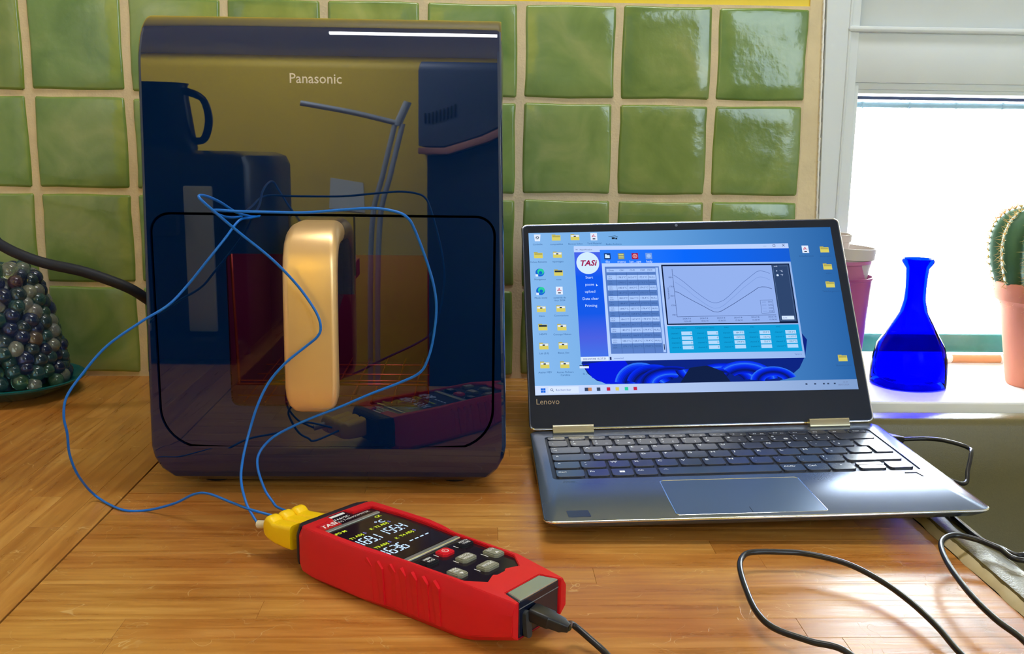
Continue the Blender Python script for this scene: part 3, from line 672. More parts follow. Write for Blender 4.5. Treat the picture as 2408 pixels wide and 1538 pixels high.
# icons
FOL = em('folder_yellow', (206, 196, 96)); FOL2 = em('folder_lid', (168, 160, 84)); ICW = em('icon_white', (214, 224, 246)); ICK = em('icon_black', (30, 44, 60)); ICR = em('icon_red', (190, 50, 70)); ICG = em('icon_green', (40, 196, 150)); ICB = em('icon_blue', (20, 96, 200)); LABT = em('label_ink', (40, 84, 140)); LABW = em('label_pale', (54, 104, 168))
IM = [FOL, FOL2, ICW, ICK, ICR, ICG, ICB, LABT]
def icon(kind, x, y, txt, txt2=None):
    bm = new(); z = .0002
    if kind.startswith('f'):
        rect(bm, x-4.2, y-3.2, x+4.2, y+2.6, z, 0); rect(bm, x-4.2, y+2.4, x-.6, y+3.4, z, 1); rect(bm, x-3.6, y+.4, x+3.8, y+2.2, z+.00001, {'f': 1, 'fw': 2, 'fk': 3}[kind])
        if kind == 'fw': rect(bm, x-1.2, y+.4, x+1.0, y+1.6, z+.00002, 3)
    elif kind == 'pdf':
        rect(bm, x-3.2, y-3.8, x+3.2, y+4.2, z, 2); line(bm, [(x-1.8, y), (x, y+2.6), (x+.4, y+.6), (x+2, y+.2)], .55, z+.00001, 4); line(bm, [(x-1.8, y), (x+.4, y+.6)], .5, z+.00001, 4); rect(bm, x-1.3, y-2.8, x+1.3, y-1.6, z+.00001, 3)
    elif kind == 'edge':
        disc(bm, x, y, 4.2, z, 6); disc(bm, x+.8, y+.9, 3.2, z+.00001, 5); disc(bm, x+.6, y-.3, 1.7, z+.00002, 6); rect(bm, x-4.2, y-4.2, x-1.8, y-1.8, z+.00003, 2)
    elif kind == 'bin':
        poly(bm, [(x-3.2, y+3.6), (x+3.2, y+3.6), (x+2.5, y-3.8), (x-2.5, y-3.8)], z, 2)
        for k in range(3):
            a = k*2*pi/3; line(bm, [(x+1.5*cos(a), y+1.5*sin(a)), (x+1.5*cos(a+1.5), y+1.5*sin(a+1.5))], .8, z+.00001, 3)
    elif kind == 'x':
        line(bm, [(x-4.5, y+1), (x+2, y+1.8), (x+4.5, y+.4)], .5, z, 3); rect(bm, x-1.5, y-1.8, x+1.5, y+.2, z, 3); rect(bm, x+2, y-2, x+3.8, y-.2, z, 3)
    elif kind == 'bar':
        rect(bm, x-4.5, y-1.6, x+4, y+.4, z, 2); rect(bm, x-4.5, y+.8, x+2, y+1.4, z, 3); rect(bm, x+.5, y+.4, x+4.2, y+1.8, z, 3)
    stext(bm, txt, x, y-7.2, 2.5, z, 7)
    if txt2: stext(bm, txt2, x, y-10, 2.5, z, 7)
    return obj('desktop_icon', bm, IM, disp)
for a in (('bin', 11.8, 191.6, 'Corbeille'), ('f', 30, 191.6, 'comptabilité'), ('fw', 48.2, 191.9, 'Bonnes fiches'), ('pdf', 66.5, 192.2, 'Tarif Materiel', 'cuisson'), ('x', 85.2, 191.3, 'Radio Archives'),
          ('f', 12, 172.8, 'Fiches Aliments'), ('fw', 30.3, 173.1, 'reportages'), ('edge', 12.7, 154.5, 'Navigateur'), ('fk', 30.4, 154.2, 'tests'), ('edge', 12.6, 135.3, 'Mode invité'), ('pdf', 30.3, 135.3, 'contrôle du', 'four 2024'),
          ('fw', 12.5, 116.8, 'Clara'), ('fw', 30.8, 117, 'Commissions'), ('fk', 13.1, 98.4, 'NEWS'), ('fw', 30.8, 98.1, 'Concept Maison'), ('fw', 13.2, 79.5, 'Lab (2.0)'), ('fw', 31.1, 79.8, 'Blaise_fiev'), ('fw', 13.3, 61, 'Atelier MEV'), ('fw', 31.6, 60.9, 'Autres Fichiers', 'Caroline'),
          ('bar', 49.5, 58.8, 'fil c'), ('pdf', 270, 176.7, 'Emballements'), ('f', 288.5, 176.4, 'documents'), ('f', 288.7, 157.9, 'vidéo'), ('f', 288.4, 138.8, 'Téléchargements'), ('f', 288.3, 63, 'Nouveau doss.')):
    icon(*a)
# taskbar
bm = new(); rect(bm, 3.5, 32.1, 298, 40.9, .00025, 0)
poly(bm, [(3.4, 32.0), (298, 33.8), (298, 42.0), (3.4, 40.8)], .00026, 0)
z = .0003
for a in (0, 1):
    for b in (0, 1): rect(bm, 8.6+2.2*a, 34.4+2.2*b, 10.6+2.2*a, 36.4+2.2*b, z, 1)
rect(bm, 15.5, 33.4, 43, 39.8, .00027, 4); disc(bm, 18.5, 37.1, 1.2, z, 2, n=14); disc(bm, 18.5, 37.1, .8, z+.00001, 4, n=14); line(bm, [(19.3, 36.3), (20.2, 35.2)], .4, z, 2); stext(bm, 'Rechercher', 22, 36.6, 3, z, 3, 'LEFT')
for x, mi in ((50, 2), (53.2, 5), (61, 2), (70, 6), (78, 7), (86.4, 8), (94.4, 6)):
    rect(bm, x-1.6, 35.2, x+1.6, 38.4, z, mi)
for x in (251, 259, 267, 271, 277): rect(bm, x-.9, 37.4, x+.9, 38.8, z, 2)
stext(bm, '15:37', 287, 39.4, 2.2, z, 3); stext(bm, '08/07/2024', 285, 36.7, 2.2, z, 3)
obj('taskbar', bm, [em_grad('taskbar_pale', [(0, (196, 212, 246)), (.5, (164, 186, 226)), (1, (120, 150, 196))], 0, .005, .3), em('start_blue', (20, 96, 210)), em('tb_dark', (50, 66, 96)), em('tb_ink', (104, 120, 160)), em('tb_search', (206, 220, 250)), em('tb_brown', (190, 132, 96)), em('tb_red', (186, 36, 70)), FOL, ICG], disp)
# application window
bm = new(); rect(bm, 46.5, 63.9, 253.8, 182.2, .00040, 0); poly(bm, [(46.3, 175.5), (254, 178), (254, 183.4), (46.3, 181)], .00041, 1)
rect(bm, 48, 178, 50, 178.5, .00044, 5); stext(bm, 'MainWindow', 52, 178.1, 2.2, .00044, 5, 'LEFT')
stext(bm, '—', 231.1, 180.6, 3, .00044, 5); line(bm, [(239, 180), (241.2, 180), (241.2, 182), (239, 182), (239, 180)], .35, .00044, 5); line(bm, [(248, 180), (250.4, 182.6)], .4, .00044, 5); line(bm, [(248, 182.6), (250.4, 180)], .4, .00044, 5)
rect(bm, 46.5, 63.9, 72, 68.3, .00042, 2); stext(bm, '2024/07/08 15:37:31', 59.4, 66, 2.6, .00044, 5); rect(bm, 73.2, 64.8, 74.8, 67.8, .00044, 5); stext(bm, 'connected', 77, 66.3, 2.1, .00044, 6, 'LEFT'); stext(bm, 'Vers1.2', 247.5, 67.5, 2.1, .00044, 6)
obj('window_frame', bm, [em_grad('app_pale', [(0, (180, 204, 250)), (1, (140, 172, 224))], 0, .05, .26), em('title_pale', (178, 200, 242)), em('status_white', (206, 222, 252)), em('x1', (0, 0, 0)), em('x2', (0, 0, 0)), em('ink_dark', (30, 46, 92)), em('ink_mid', (70, 100, 160))], disp)
bm = new(); rect(bm, 46.5, 68.3, 72.2, 175.5, .00045, 0); obj('sidebar', bm, em_grad('sidebar_blue', [(0, (64, 110, 222)), (.18, (70, 92, 214)), (.4, (20, 84, 220)), (.75, (16, 84, 226)), (1, (70, 96, 220))], 1, .068, .178), disp)
bm = new(); rect(bm, 71.2, 163.4, 254, 177.9, .00046, 0); obj('toolbar', bm, em_grad('toolbar_blue', [(0, (44, 122, 240)), (.45, (10, 98, 238)), (1, (22, 88, 200))], 0, .07, .26), disp)
bm = new(); z = .0005
disc(bm, 58.9, 163.9, 10.9, z, 0, ry=11.6, n=40); stext(bm, 'TASi', 58.9, 163.6, 8.2, z+.00002, 1, bold=.03, shear=.25)
for s, y in (('Start', 148.6), ('pause', 141.3), ('upload', 134.0), ('Data clear', 126.6), ('Printing', 119.4)): stext(bm, s, 59.3, y, 3.7, z, 0)
poly(bm, [(65.4, 142), (65.4, 139.2), (66.2, 139.9), (67.2, 139.8)], z, 0)
for x, s, mi in ((78.1, 'file', 2), (91.4, 'menu', 3), (104.6, 'lan...age', 1), (117.9, 'help', 4)):
    rect(bm, x-3.1, 167.6, x+3.1, 174.2, z, mi); stext(bm, s, x, 165, 3.6, z, 0)
    if s == 'file': poly(bm, [(x-2.2, 169), (x+2.2, 169), (x+2.2, 172.2), (x, 172.2), (x-.6, 173), (x-2.2, 173)], z+.00001, 0)
    if s == 'menu':
        for q in (169, 170.9, 172.8): rect(bm, x-2.4, q-.35, x+2.4, q+.35, z+.00001, 5)
    if s.startswith('lan'): disc(bm, x, 170.9, 2.3, z+.00001, 6); disc(bm, x, 170.9, 1.5, z+.00002, 1); disc(bm, x, 170.9, .8, z+.00003, 6)
    if s == 'help': disc(bm, x, 170.9, 2.0, z+.00001, 7)
obj('menu', bm, [em('menu_white', (200, 224, 255)), em('logo_red', (150, 28, 72)), em('icon_navy', (24, 56, 110)), em('icon_olive', (112, 124, 120)), em('icon_steel', (110, 150, 220)), em('stripe_yellow', (220, 220, 120)), em('peach', (226, 160, 160)), em('steel2', (150, 184, 236))], disp)
# table
bm = new(); rect(bm, 74.8, 70.7, 126.6, 159.8, z, 0); rect(bm, 76.2, 154.0, 122.8, 157.6, z+.00002, 1); rect(bm, 123.2, 71.5, 125.6, 158.4, z+.00002, 1); rect(bm, 124, 74, 124.8, 79.5, z+.00005, 3)
ncol = (82.2, 92.4, 102.2, 112.2, 119)
for s, x in zip(('Date', 'CH1', 'CH2', 'CH3', 'CH4'), ncol): stext(bm, s, x-1.4, 155.8, 2.5, z+.00004, 4)
vals = [(177.2, 161.1, 171.7), (178.3, 162.6, 172.1), (179.5, 163.5, 173.2), (180.6, 164.3, 174.3), (181.7, 164.9, 175.5), (183.0, 166.1, 176.4), (184.4, 166.6, 177.5), (184.7, 167.1, 178.4), (184.5, 167.3, 178.9), (184.3, 167.6, 179.2), (183.5, 167.7, 179.8), (182.7, 167.6, 179.9), (181.4, 166.9, 179.8), (180.3, 166.3, 179.4), (179.1, 165.7, 178.8)]
hh = 83.2/15.4
for k in range(15):
    y1 = 153.0-(k-.6)*hh*1.0-(0.4*hh if k else 0); y0 = y1-hh
    if k == 0: y0, y1 = 151.0, 153.4
    else: y1 = 151.0-(k-1)*5.42; y0 = y1-5.42
    rect(bm, 76.2, y0+.25, 122.6, y1-.25, z+.00002, 2 if k % 2 == 0 else 1)
    if k:
        stext(bm, '15:3...', 79.6, (y0+y1)/2+.9, 1.8, z+.00004, 4); stext(bm, '2024...', 79.6, (y0+y1)/2-1.2, 1.8, z+.00004, 4)
        for c, vv in enumerate(vals[k]): stext(bm, '%.1f°C' % vv, 90.2+10.1*c, (y0+y1)/2, 2.5, z+.00004, 4)
        stext(bm, 'NULL', 119, (y0+y1)/2, 2.3, z+.00004, 4)
for x in (85.0, 95.2, 105.4, 115.6): rect(bm, x-.12, 70.9, x+.12, 153.6, z+.00003, 4)
obj('data_table', bm, [em('table_frame', (84, 120, 190)), em('row_light', (160, 190, 240)), em('row_dark', (80, 118, 184)), em('tbl_black', (16, 24, 60)), em('tbl_ink', (48, 76, 136))], disp)
# chart
bm = new(); rect(bm, 128.9, 98.8, 252, 161.4, z, 0); rect(bm, 130.2, 100.0, 234.7, 159.8, z+.00002, 1); rect(bm, 235, 100.6, 251.2, 160.6, z+.00002, 2)
line(bm, [(138.9, 156.7), (139.2, 106.9)], .35, z+.00004, 3); line(bm, [(139.2, 106.9), (232.4, 107.6)], .35, z+.00004, 3)
for s, y in (('180', 147.8), ('170', 138.1), ('160', 128.4), ('150', 118.6), ('140', 108.8)): stext(bm, s, 136.2, y, 2.2, z+.00004, 3); line(bm, [(138.2, y), (139, y)], .3, z+.00004, 3)
p = S(133.2, 131, z+.00004); text(bm, 'Temperature', .0023, frame4(p, (0, 1, 0), (-1, 0, 0), (0, 0, 1)), mi=3)
for k in range(6):
    x = 148+16.1*k; stext(bm, '2024-7-8', x, 104.8+.15*k, 2.1, z+.00004, 3); stext(bm, '15:36:%02d' % (k*10), x+.3, 102.1+.15*k, 2.1, z+.00004, 3)
a_ = [(139.8, 150.4), (144, 147.2), (149, 142.9), (157.6, 133.9), (166.2, 126), (171, 122.4), (175, 120.6), (178, 120.6), (184.6, 123.2), (190, 127.5), (195, 132.2), (205.5, 141.9), (215.9, 150.1), (220, 153.2), (223.5, 154), (228, 152.8), (232.1, 150.9)]
b_ = [(140.5, 143), (150, 135.6), (157.1, 128.3), (166, 120.4), (171, 116.8), (174.5, 115.2), (180, 115.6), (185, 118.6), (194.4, 126.6), (205, 136), (215.2, 143.8), (219, 146.6), (222.7, 147.4), (227, 146.4), (231.3, 144.1)]
d_ = [(139.6, 132.7), (142.5, 132.2), (147.7, 128.4), (156.5, 122.6), (165.3, 117.2), (170, 114), (174.1, 111.6), (178, 111.2), (181.6, 112.3), (193.6, 119.4), (203.7, 125.9), (213.8, 132.4), (219, 136), (222.8, 136.9), (227, 136.6), (232, 134.7)]
line(bm, a_, .42, z+.00004, 4); line(bm, b_, .32, z+.00004, 5); line(bm, d_, .45, z+.00004, 3)
line(bm, [(219.3, 122.9), (231, 123.2), (230.9, 109.8), (219.2, 109.4), (219.3, 122.9)], .25, z+.00004, 3)
for k in range(4): line(bm, [(220.5, 121-3.2*k), (224.5, 121-3.2*k)], .3, z+.00004, 4 if k < 2 else 5); stext(bm, 'CH%d' % (k+1), 228.3, 121-3.2*k, 2.1, z+.00004, 3)
stext(bm, 'unit', 238.6, 158.6, 2.2, z+.00004, 6); disc(bm, 239, 153.6, .55, z+.00004, 6, n=12); stext(bm, '°C', 243.4, 153.4, 2.8, z+.00004, 6); disc(bm, 239.3, 149, 1.1, z+.00004, 6, n=16); stext(bm, '°F', 243.4, 149, 2.8, z+.00004, 6)
line(bm, [(237, 158.6), (236, 158.6), (236, 101.5), (250.2, 101.8), (250.2, 159), (241.5, 158.9)], .2, z+.00004, 7); rect(bm, 237.4, 102.6, 249, 106.4, z+.00005, 6); stext(bm, 'Line', 240.5, 104.5, 2.2, z+.00007, 3)
obj('temperature_chart', bm, [em('chart_black', (10, 22, 52)), em('chart_ground', (140, 168, 226)), em('unit_slate', (44, 66, 104)), em('chart_ink', (46, 66, 118)), em('curve_a', (84, 110, 170)), em('curve_b', (112, 140, 202)), em('chart_white', (204, 222, 255)), em('chart_grey', (100, 128, 170))], disp)
bm = new(); rect(bm, 128.9, 70.5, 252, 97.6, z, 0)
for c, ttl in enumerate(('CH compensation', 'Compensation (input)', 'MAX', 'MIN', 'AVG')):
    x = 146.5+24.3*c; stext(bm, ttl, x-7 if c < 2 else x-11, 95.4, 2.0, z+.00003, 2)
    for r_ in range(4):
        y = 90-4.7*r_; rect(bm, x-5, y-1.8, x+5, y+1.8, z+.00002, 1); stext(bm, 'channel %d:' % (r_+1), x-10.6, y, 2.1, z+.00003, 2)
        t_ = '0' if c < 2 else ([['184.7°C', '157.2°C', '179.9°C', ''], ['22.0°C', '14.7°C', '22.2°C', ''], ['123.2°C', '113.5°C', '120.7°C', '']][c-2][r_])
        if t_: stext(bm, t_, x+4.4, y, 2.2, z+.00004, 3, 'RIGHT')
obj('channel_panel', bm, [em('panel_teal', (14, 150, 206)), em('field_pale', (168, 206, 240)), em('teal_ink', (6, 92, 140)), em('field_ink', (40, 60, 100))], disp)

# ------------------------------------------------------------------ red thermometer
a_ = math.radians(-40.076); tc_ = Vector((-.0909, .6136, 0))
therm = tag(empty('thermometer', matrix=frame4(tc_, (cos(a_), sin(a_), 0), (-sin(a_), cos(a_), 0), (0, 0, 1))), 'red handheld thermometer with lit display lying in front of the black fryer', 'thermometer')
RED = mat('red_rubber', lin(214, 20, 34), .42, bump=(2500, .12, .0002)); DRED = RED
# shell: plan outline sections along u; (u, half width top, half width bottom, z bottom, z top)
def sec(u, ht, hm, hb, zb, zt, zm):
    zc = zb+min(.004, (zt-zb)*.2)
    P_ = [(-ht, zt), (-hm, zm), (-hm, zc), (-hb, zb), (hb, zb), (hm, zc), (hm, zm), (ht, zt)]
    return [Vector((u/1000, a/1000, b)) for a, b in P_]
bm = new()
secs = [sec(-3, 27, 30, 24, .0050, .0320, .0270), sec(1, 29.5, 31.5, 27, .0010, .0330, .0270), sec(10, 30, 32, 28, 0, .0330, .0265), sec(52, 30.5, 32.5, 28, 0, .0332, .0258), sec(66, 28.6, 31, 27.5, 0, .0331, .0255),
        sec(78, 25.8, 29.2, 26.5, 0, .0330, .0250), sec(128, 25.2, 28.2, 25.5, .0, .0330, .0235), sec(137, 24.2, 27.6, 24.5, .0015, .0322, .0222), sec(152, 22.5, 26.0, 22, .0055, .0310, .0235), sec(163, 21.0, 24.6, 20, .0085, .0300, .0245)]
Rg = loft(bm, secs, close_ends=False)
f0 = bm.faces.new([v for v in Rg[0]][::-1])
bm.faces.ensure_lookup_table()
# open the top: remove the top strips and rebuild a recess
top = [f for f in bm.faces if all(abs(v.co.z-.033) < .0035 and abs(v.co.y) < .0306 for v in f.verts) and f is not f0]
kill = []
for a, b in zip(Rg, Rg[1:]):
    for f in a[0].link_faces:
        if {a[0], a[7], b[7], b[0]} == set(f.verts): kill.append(f)
bmesh.ops.delete(bm, geom=kill, context='FACES_ONLY')
outl = [v.co.copy() for v in [r[7] for r in Rg]][::1]; outr = [r[0].co.copy() for r in Rg]
# recess outline (panel)
rec = [(6.5, -24.5), (30, -25.2), (52, -25.2), (78, -23.4), (127, -22.2), (137, -14), (133.6, -5.5), (135.2, -3.5), (135.2, 3.5), (133.6, 5.5), (137, 14), (127, 22.2), (78, 23.6), (52, 25.4), (30, 25.2), (6.5, 23.0), (5.0, 8.5), (-2.6, 7.5), (-2.6, -7.5), (5.0, -8.5)]
def ztop(u): 
    for s_, t_ in zip(secs, secs[1:]):
        if s_[0].x*1000 <= u <= t_[0].x*1000: k = (u-s_[0].x*1000)/(t_[0].x*1000-s_[0].x*1000); return s_[0].z*(1-k)+t_[0].z*k
    return .033
endr = [(150.5, -15.5), (163, -19.0), (163, 19.0), (150.5, 15.5)]   # opening over the end block
ol = [Vector(p) for p in outr]+[Vector((.163, -.019, .0300)), Vector((.1505, -.0155, ztop(150.5)-.0008)), Vector((.1505, .0155, ztop(150.5)-.0008)), Vector((.163, .019, .0300))]+[Vector(p) for p in outl[::-1]]
ov = [bm.verts.new(p) for p in ol]; iv = [bm.verts.new((a/1000, b/1000, ztop(a))) for a, b in rec]
es = [bm.edges.new((q[i], q[(i+1) % len(q)])) for q in (ov, iv) for i in range(len(q))]
bmesh.ops.triangle_fill(bm, edges=es, use_beauty=True)
for i in range(len(rec)):
    a, b = iv[i].co, iv[(i+1) % len(rec)].co; bm.faces.new([bm.verts.new(p) for p in (a, b, (b.x, b.y, b.z-.0022), (a.x, a.y, a.z-.0022))])
# end wings and side walls of the end opening
for sg in (-1, 1):
    e = secs[-1]; P_ = [p for p in e if p.y*sg > .0005]
    P_ = sorted(P_, key=lambda p: -p.z)
    pts_ = [Vector((.163, sg*.019, .0300))]+P_+[Vector((.163, sg*.019, .0086))]
    bm.faces.new([bm.verts.new(p) for p in pts_])
    bm.faces.new([bm.verts.new(p) for p in ((.163, sg*.019, .0300), (.1505, sg*.0155, ztop(150.5)-.0008), (.1505, sg*.0155, .009), (.163, sg*.019, .0086))])
bm.faces.new([bm.verts.new(p) for p in ((.1505, -.0155, ztop(150.5)-.0008), (.1505, .0155, ztop(150.5)-.0008), (.1505, .0155, .009), (.1505, -.0155, .009))])
bm.faces.new([bm.verts.new(p) for p in ((.163, -.019, .0086), (.163, .019, .0086), (.1505, .0155, .0086), (.1505, -.0155, .0086))])
bmesh.ops.remove_doubles(bm, verts=bm.verts, dist=2e-5); bmesh.ops.recalc_face_normals(bm, faces=bm.faces)
sh = [e for e in bm.edges if len(e.link_faces) == 2 and e.calc_face_angle(0) > .35 and e.calc_length() > .002]
bmesh.ops.bevel(bm, geom=sh, offset=.0005, segments=2, affect='EDGES', clamp_overlap=True)
shell = obj('shell', bm, RED, therm, smooth=.5)
# grip ridges on the left flank
for k in range(7):
    bm = new(); u = .062+.0085*k
    for sg in (-1, 1):
        if sg == 1: bmesh.ops.recalc_face_normals(bm, faces=bm.faces); obj('grip_ridge', bm, RED, shell); bm = new()
        hw = .0313-.0003*k if u < .075 else .0292-.00002*k
        prism(bm, [(u, .0045), (u+.0028, .0045), (u+.0012, .0262), (u-.0030, .0300), (u-.0042, .0285)], sg*(hw-.0022), sg*(hw+.0001), axes=lambda a, b, h: (a, h, b))
    bmesh.ops.recalc_face_normals(bm, faces=bm.faces); obj('grip_ridge', bm, RED, shell)
bm = new()    # black inner case
loft(bm, [sec(-13, 17, 22, 18, .0090, .0290, .0240), sec(-9, 24, 27, 22, .0065, .0312, .0250), sec(-4, 28.5, 30.5, 24, .0038, .0322, .0262), sec(-2, 28.5, 30.5, 24, .0038, .0318, .0262)])
bmesh.ops.recalc_face_normals(bm, faces=bm.faces)
bmesh.ops.bevel(bm, geom=[e for e in bm.edges if e.calc_length() > .003], offset=.0006, segments=2, affect='EDGES', clamp_overlap=True)
obj('end_cap', bm, mat('soft_black', (.012, .010, .02), .5), therm, smooth=.5)
ZP = .0311
face = empty('face_panel'); face.parent = therm
bm = new(); prism(bm, [(a/1000, b/1000) for a, b in rec], ZP-.0016, ZP); bmesh.ops.recalc_face_normals(bm, faces=bm.faces)
obj('panel', bm, mat('gloss_black_panel', (.014, .008, .014), .14), face)
def TV(u, v_, z_): return frame4((u/1000, v_/1000, z_), (0, 1, 0), (-1, 0, 0), (0, 0, 1))   # reads along +v, top towards the cable end
def U(bm, u0, u1, v0, v1, z0, z1, mi=0, bev=0): box(bm, u0/1000, u1/1000, v0/1000, v1/1000, z0, z1, bev=bev, mi=mi)
SIL = mat('silver_bar', (.62, .68, .70), .25, metal=.8)
bm = new(); U(bm, 13.6, 16.6, -25, 21.5, ZP-.0004, ZP+.0008, bev=.0005); obj('silver_bar', bm, SIL, face)
bm = new(); U(bm, 80.4, 84.6, -23.4, 23.4, ZP-.0004, ZP+.0012, bev=.0007); obj('silver_bar', bm, SIL, face)
bm = new(); U(bm, -2, .2, -6.6, 5.8, ZP-.0004, ZP+.0004, bev=.0003); obj('indicator_light', bm, mat('white_led_bar', (.9, .9, .9), .3), face)
bm = new(); U(bm, 3.6, 12.2, -22.2, -7.6, ZP, ZP+.00012); obj('badge', bm, mat('badge_red', lin(190, 24, 30), .4), face)
bm = new(); WH = mat('print_white', (.85, .85, .88), .5)
text(bm, 'TASI', .0062, TV(7.9, -14.8, ZP+.0002), bold=.03, shear=.25); text(bm, 'TA612C', .0036, TV(4.6, -1.2, ZP+.0001), bold=.02); text(bm, 'K/J THERMOMETER', .0031, TV(8.6, 5.6, ZP+.0001))
obj('lettering', bm, WH, face)
screen = empty('display'); screen.parent = therm
bm = new(); U(bm, 18.2, 78.6, -23.2, 22.6, ZP, ZP+.0003, bev=.0001); obj('screen_glass', bm, mat('lcd_glass', (.016, .010, .016), .08), screen)
LCDW = em('lcd_white', (190, 215, 255), 1.25); LCDY = em('lcd_yellow', (214, 232, 60), 1.0); LCDP = em('lcd_lilac', (140, 140, 220), .9); zz = ZP+.00045
bm = new()
for s, u, v_ in (('T1', 35.1, -19.6), ('ADJ', 34.5, -13.8), ('K', 32.9, -1.9), ('T2', 33, 2.8), ('ADJ', 32.8, 9), ('T3', 56.1, -19.2), ('ADJ', 55.9, -13.5), ('K', 54.9, -1.8), ('T4', 54.7, 3.5), ('ADJ', 54.4, 9.5), ('CK', 20.8, 15.2), ('APO M', 22.9, -19.4)):
    text(bm, s, .0036, TV(u, v_, zz), mi=0, bold=.02)
for u, v_ in ((34.3, -9), (32.4, 13.8), (55.6, -8.6), (54.1, 14.2)): text(bm, 'S', .0036, TV(u, v_, zz), mi=1, bold=.02)
text(bm, '°C', .0062, TV(28.4, 9.8, zz), mi=2, bold=.01)
SEGS = {'0': 'abcdef', '1': 'bc', '2': 'abged', '3': 'abgcd', '4': 'fgbc', '5': 'afgcd', '6': 'afgedc', '7': 'abc', '8': 'abcdefg', '9': 'abcdfg'}
def digit(bm, ch, u, v_, w_=3.4, h_=9.2, th=.75):
    x0, x1, yt, ym, yb = v_, v_+w_, u-h_/2, u, u+h_/2; g = .45
    S_ = {'a': (x0+g, yt, x1-g, yt), 'd': (x0+g, yb, x1-g, yb), 'g': (x0+g, ym, x1-g, ym), 'f': (x0, yt+g, x0, ym-g), 'b': (x1, yt+g, x1, ym-g), 'e': (x0, ym+g, x0, yb-g), 'c': (x1, ym+g, x1, yb-g)}
    for k in SEGS[ch]:
        a, b, c, d = S_[k]
        if a == c: U(bm, b, d, a-th/2, a+th/2, zz-.0001, zz, mi=2)
        else: U(bm, b-th/2, b+th/2, a, c, zz-.0001, zz, mi=2)
def number(bm, s, u, v_):
    for k, ch in enumerate(s[:3]): digit(bm, ch, u, v_+(-2.6, 3.2, 8.0)[k])
    U(bm, u+4.2, u+5.0, v_+12.4, v_+13.1, zz-.0001, zz, mi=2); digit(bm, s[4], u, v_+(13.0 if s[4] != '1' else 12.2))
number(bm, '169.1', 43.6, -22.4); number(bm, '155.4', 42.9, -.6); number(bm, '163.6', 65.0, -22.0)
for k in range(4): U(bm, 63.5, 64.4, .2+4.5*k, 2.9+4.5*k, zz-.0001, zz, mi=2)
obj('readout', bm, [LCDY, LCDP, LCDW], screen)
def button(u0, u1, v0, v1, m, lines, up=False, cut=None):
    b_ = empty('button'); b_.parent = therm
    bm = new(); c = cut or 1.8
    pts = [(u0, v0+c*.3), (u0, v1-c), (u0+c, v1), (u1-c*.5, v1), (u1, v1-c*.5), (u1, v0+c), (u1-c, v0), (u0+c*.3, v0)]
    prism(bm, [(a/1000, b/1000) for a, b in pts], ZP-.0005, ZP+.0021, bev=.0006, seg=2); bmesh.ops.recalc_face_normals(bm, faces=bm.faces); obj('button_cap', bm, m, b_, smooth=.5)
    bm = new()
    for s, du, sz in lines:
        if s == '@':
            n = 20; cu, cv = (u0+u1)/2, (v0+v1)/2
            for k in range(2, n-2):
                a0, a1 = 2*pi*k/n+pi, 2*pi*(k+1)/n+pi
                bm.faces.new([bm.verts.new(((cu+r*cos(a))/1000, (cv+r*sin(a)*.95)/1000, ZP+.00216)) for r, a in ((2.2, a0), (2.2, a1), (1.7, a1), (1.7, a0))])
            U(bm, cu-2.4, cu-.3, cv-.25, cv+.25, ZP+.0021, ZP+.00216)
        elif s in '^v':
            cu, cv = (u0+u1)/2+du, (v0+v1)/2; d = 1.5 if s == 'v' else -1.5
            bm.faces.new([bm.verts.new((a/1000, b/1000, ZP+.00216)) for a, b in ((cu+d, cv), (cu-d*.6, cv-1.4), (cu-d*.6, cv+1.4))])
        else: text(bm, s, sz, TV((u0+u1)/2+du, (v0+v1)/2, ZP+.00218), bold=.02)
    obj('button_print', bm, WH, b_)
    bm = new(); U(bm, u0-.2, (u0+u1)/2, v0-1.2, v0-.7, ZP, ZP+.0001); obj('button_mark', bm, WH, b_)
GREY = mat('grey_rubber', lin(140, 140, 124), .5); BK = mat('black_rubber_key', (.014, .015, .022), .35); RK = mat('red_key', lin(222, 26, 44), .4)
button(90, 98.5, -19.8, -10.6, BK, [('MEM', -1.5, .0028), ('M-G', 1.6, .0028)]); button(88.5, 96.5, -4.2, 5.0, RK, [('@', 0, 0)]); button(89, 96.5, 12.8, 22.2, BK, [('ADJ>2s', -1.4, .0024), ('TYPE', 1.5, .0026)])
button(103, 111, -3.0, 8.0, GREY, [('REC>2s', -1.5, .0026), ('HOLD', 1.6, .0028)]); button(109, 120, 14.6, 22.6, GREY, [('°C/°F', -2.2, .0026), ('^', 2.4, 0)]); button(111.5, 122, -20.0, -12.2, GREY, [('MAX', -3, .0026), ('MIN', -.4, .0026), ('v', 3.2, 0)]); button(119.5, 128, -3.6, 8.0, GREY, [('MODE', 0, .0030)])
# end block with silver lip, port and hanging rubber flap
endb = empty('end_block'); endb.parent = therm
bm = new(); box(bm, .1400, .1622, -.0178, .0178, .0072, .0296, bev=.0006); obj('block', bm, BBODY, endb)
bm = new(); prism(bm, [(.1512, -.0140), (.1621, -.0172), (.1621, .0172), (.1512, .0140)], .0296, .0304, bev=.0003); obj('silver_lip', bm, SIL, endb)
bm = new(); box(bm, .1622, .1624, -.0178, .0178, .0252, .0256); obj('seam', bm, mat('seam_grey', (.2, .2, .22), .4), endb)
bm = new(); prism(bm, rrect(.0046, .0150, .002, 4, -.0125, .0155), .1623, .1650, axes=lambda a, b, h: (h+.0008*(.0155-b)/.0075, a, b)); bmesh.ops.recalc_face_normals(bm, faces=bm.faces); obj('port_flap', bm, mat('flap_rubber', (.035, .042, .05), .5), endb)
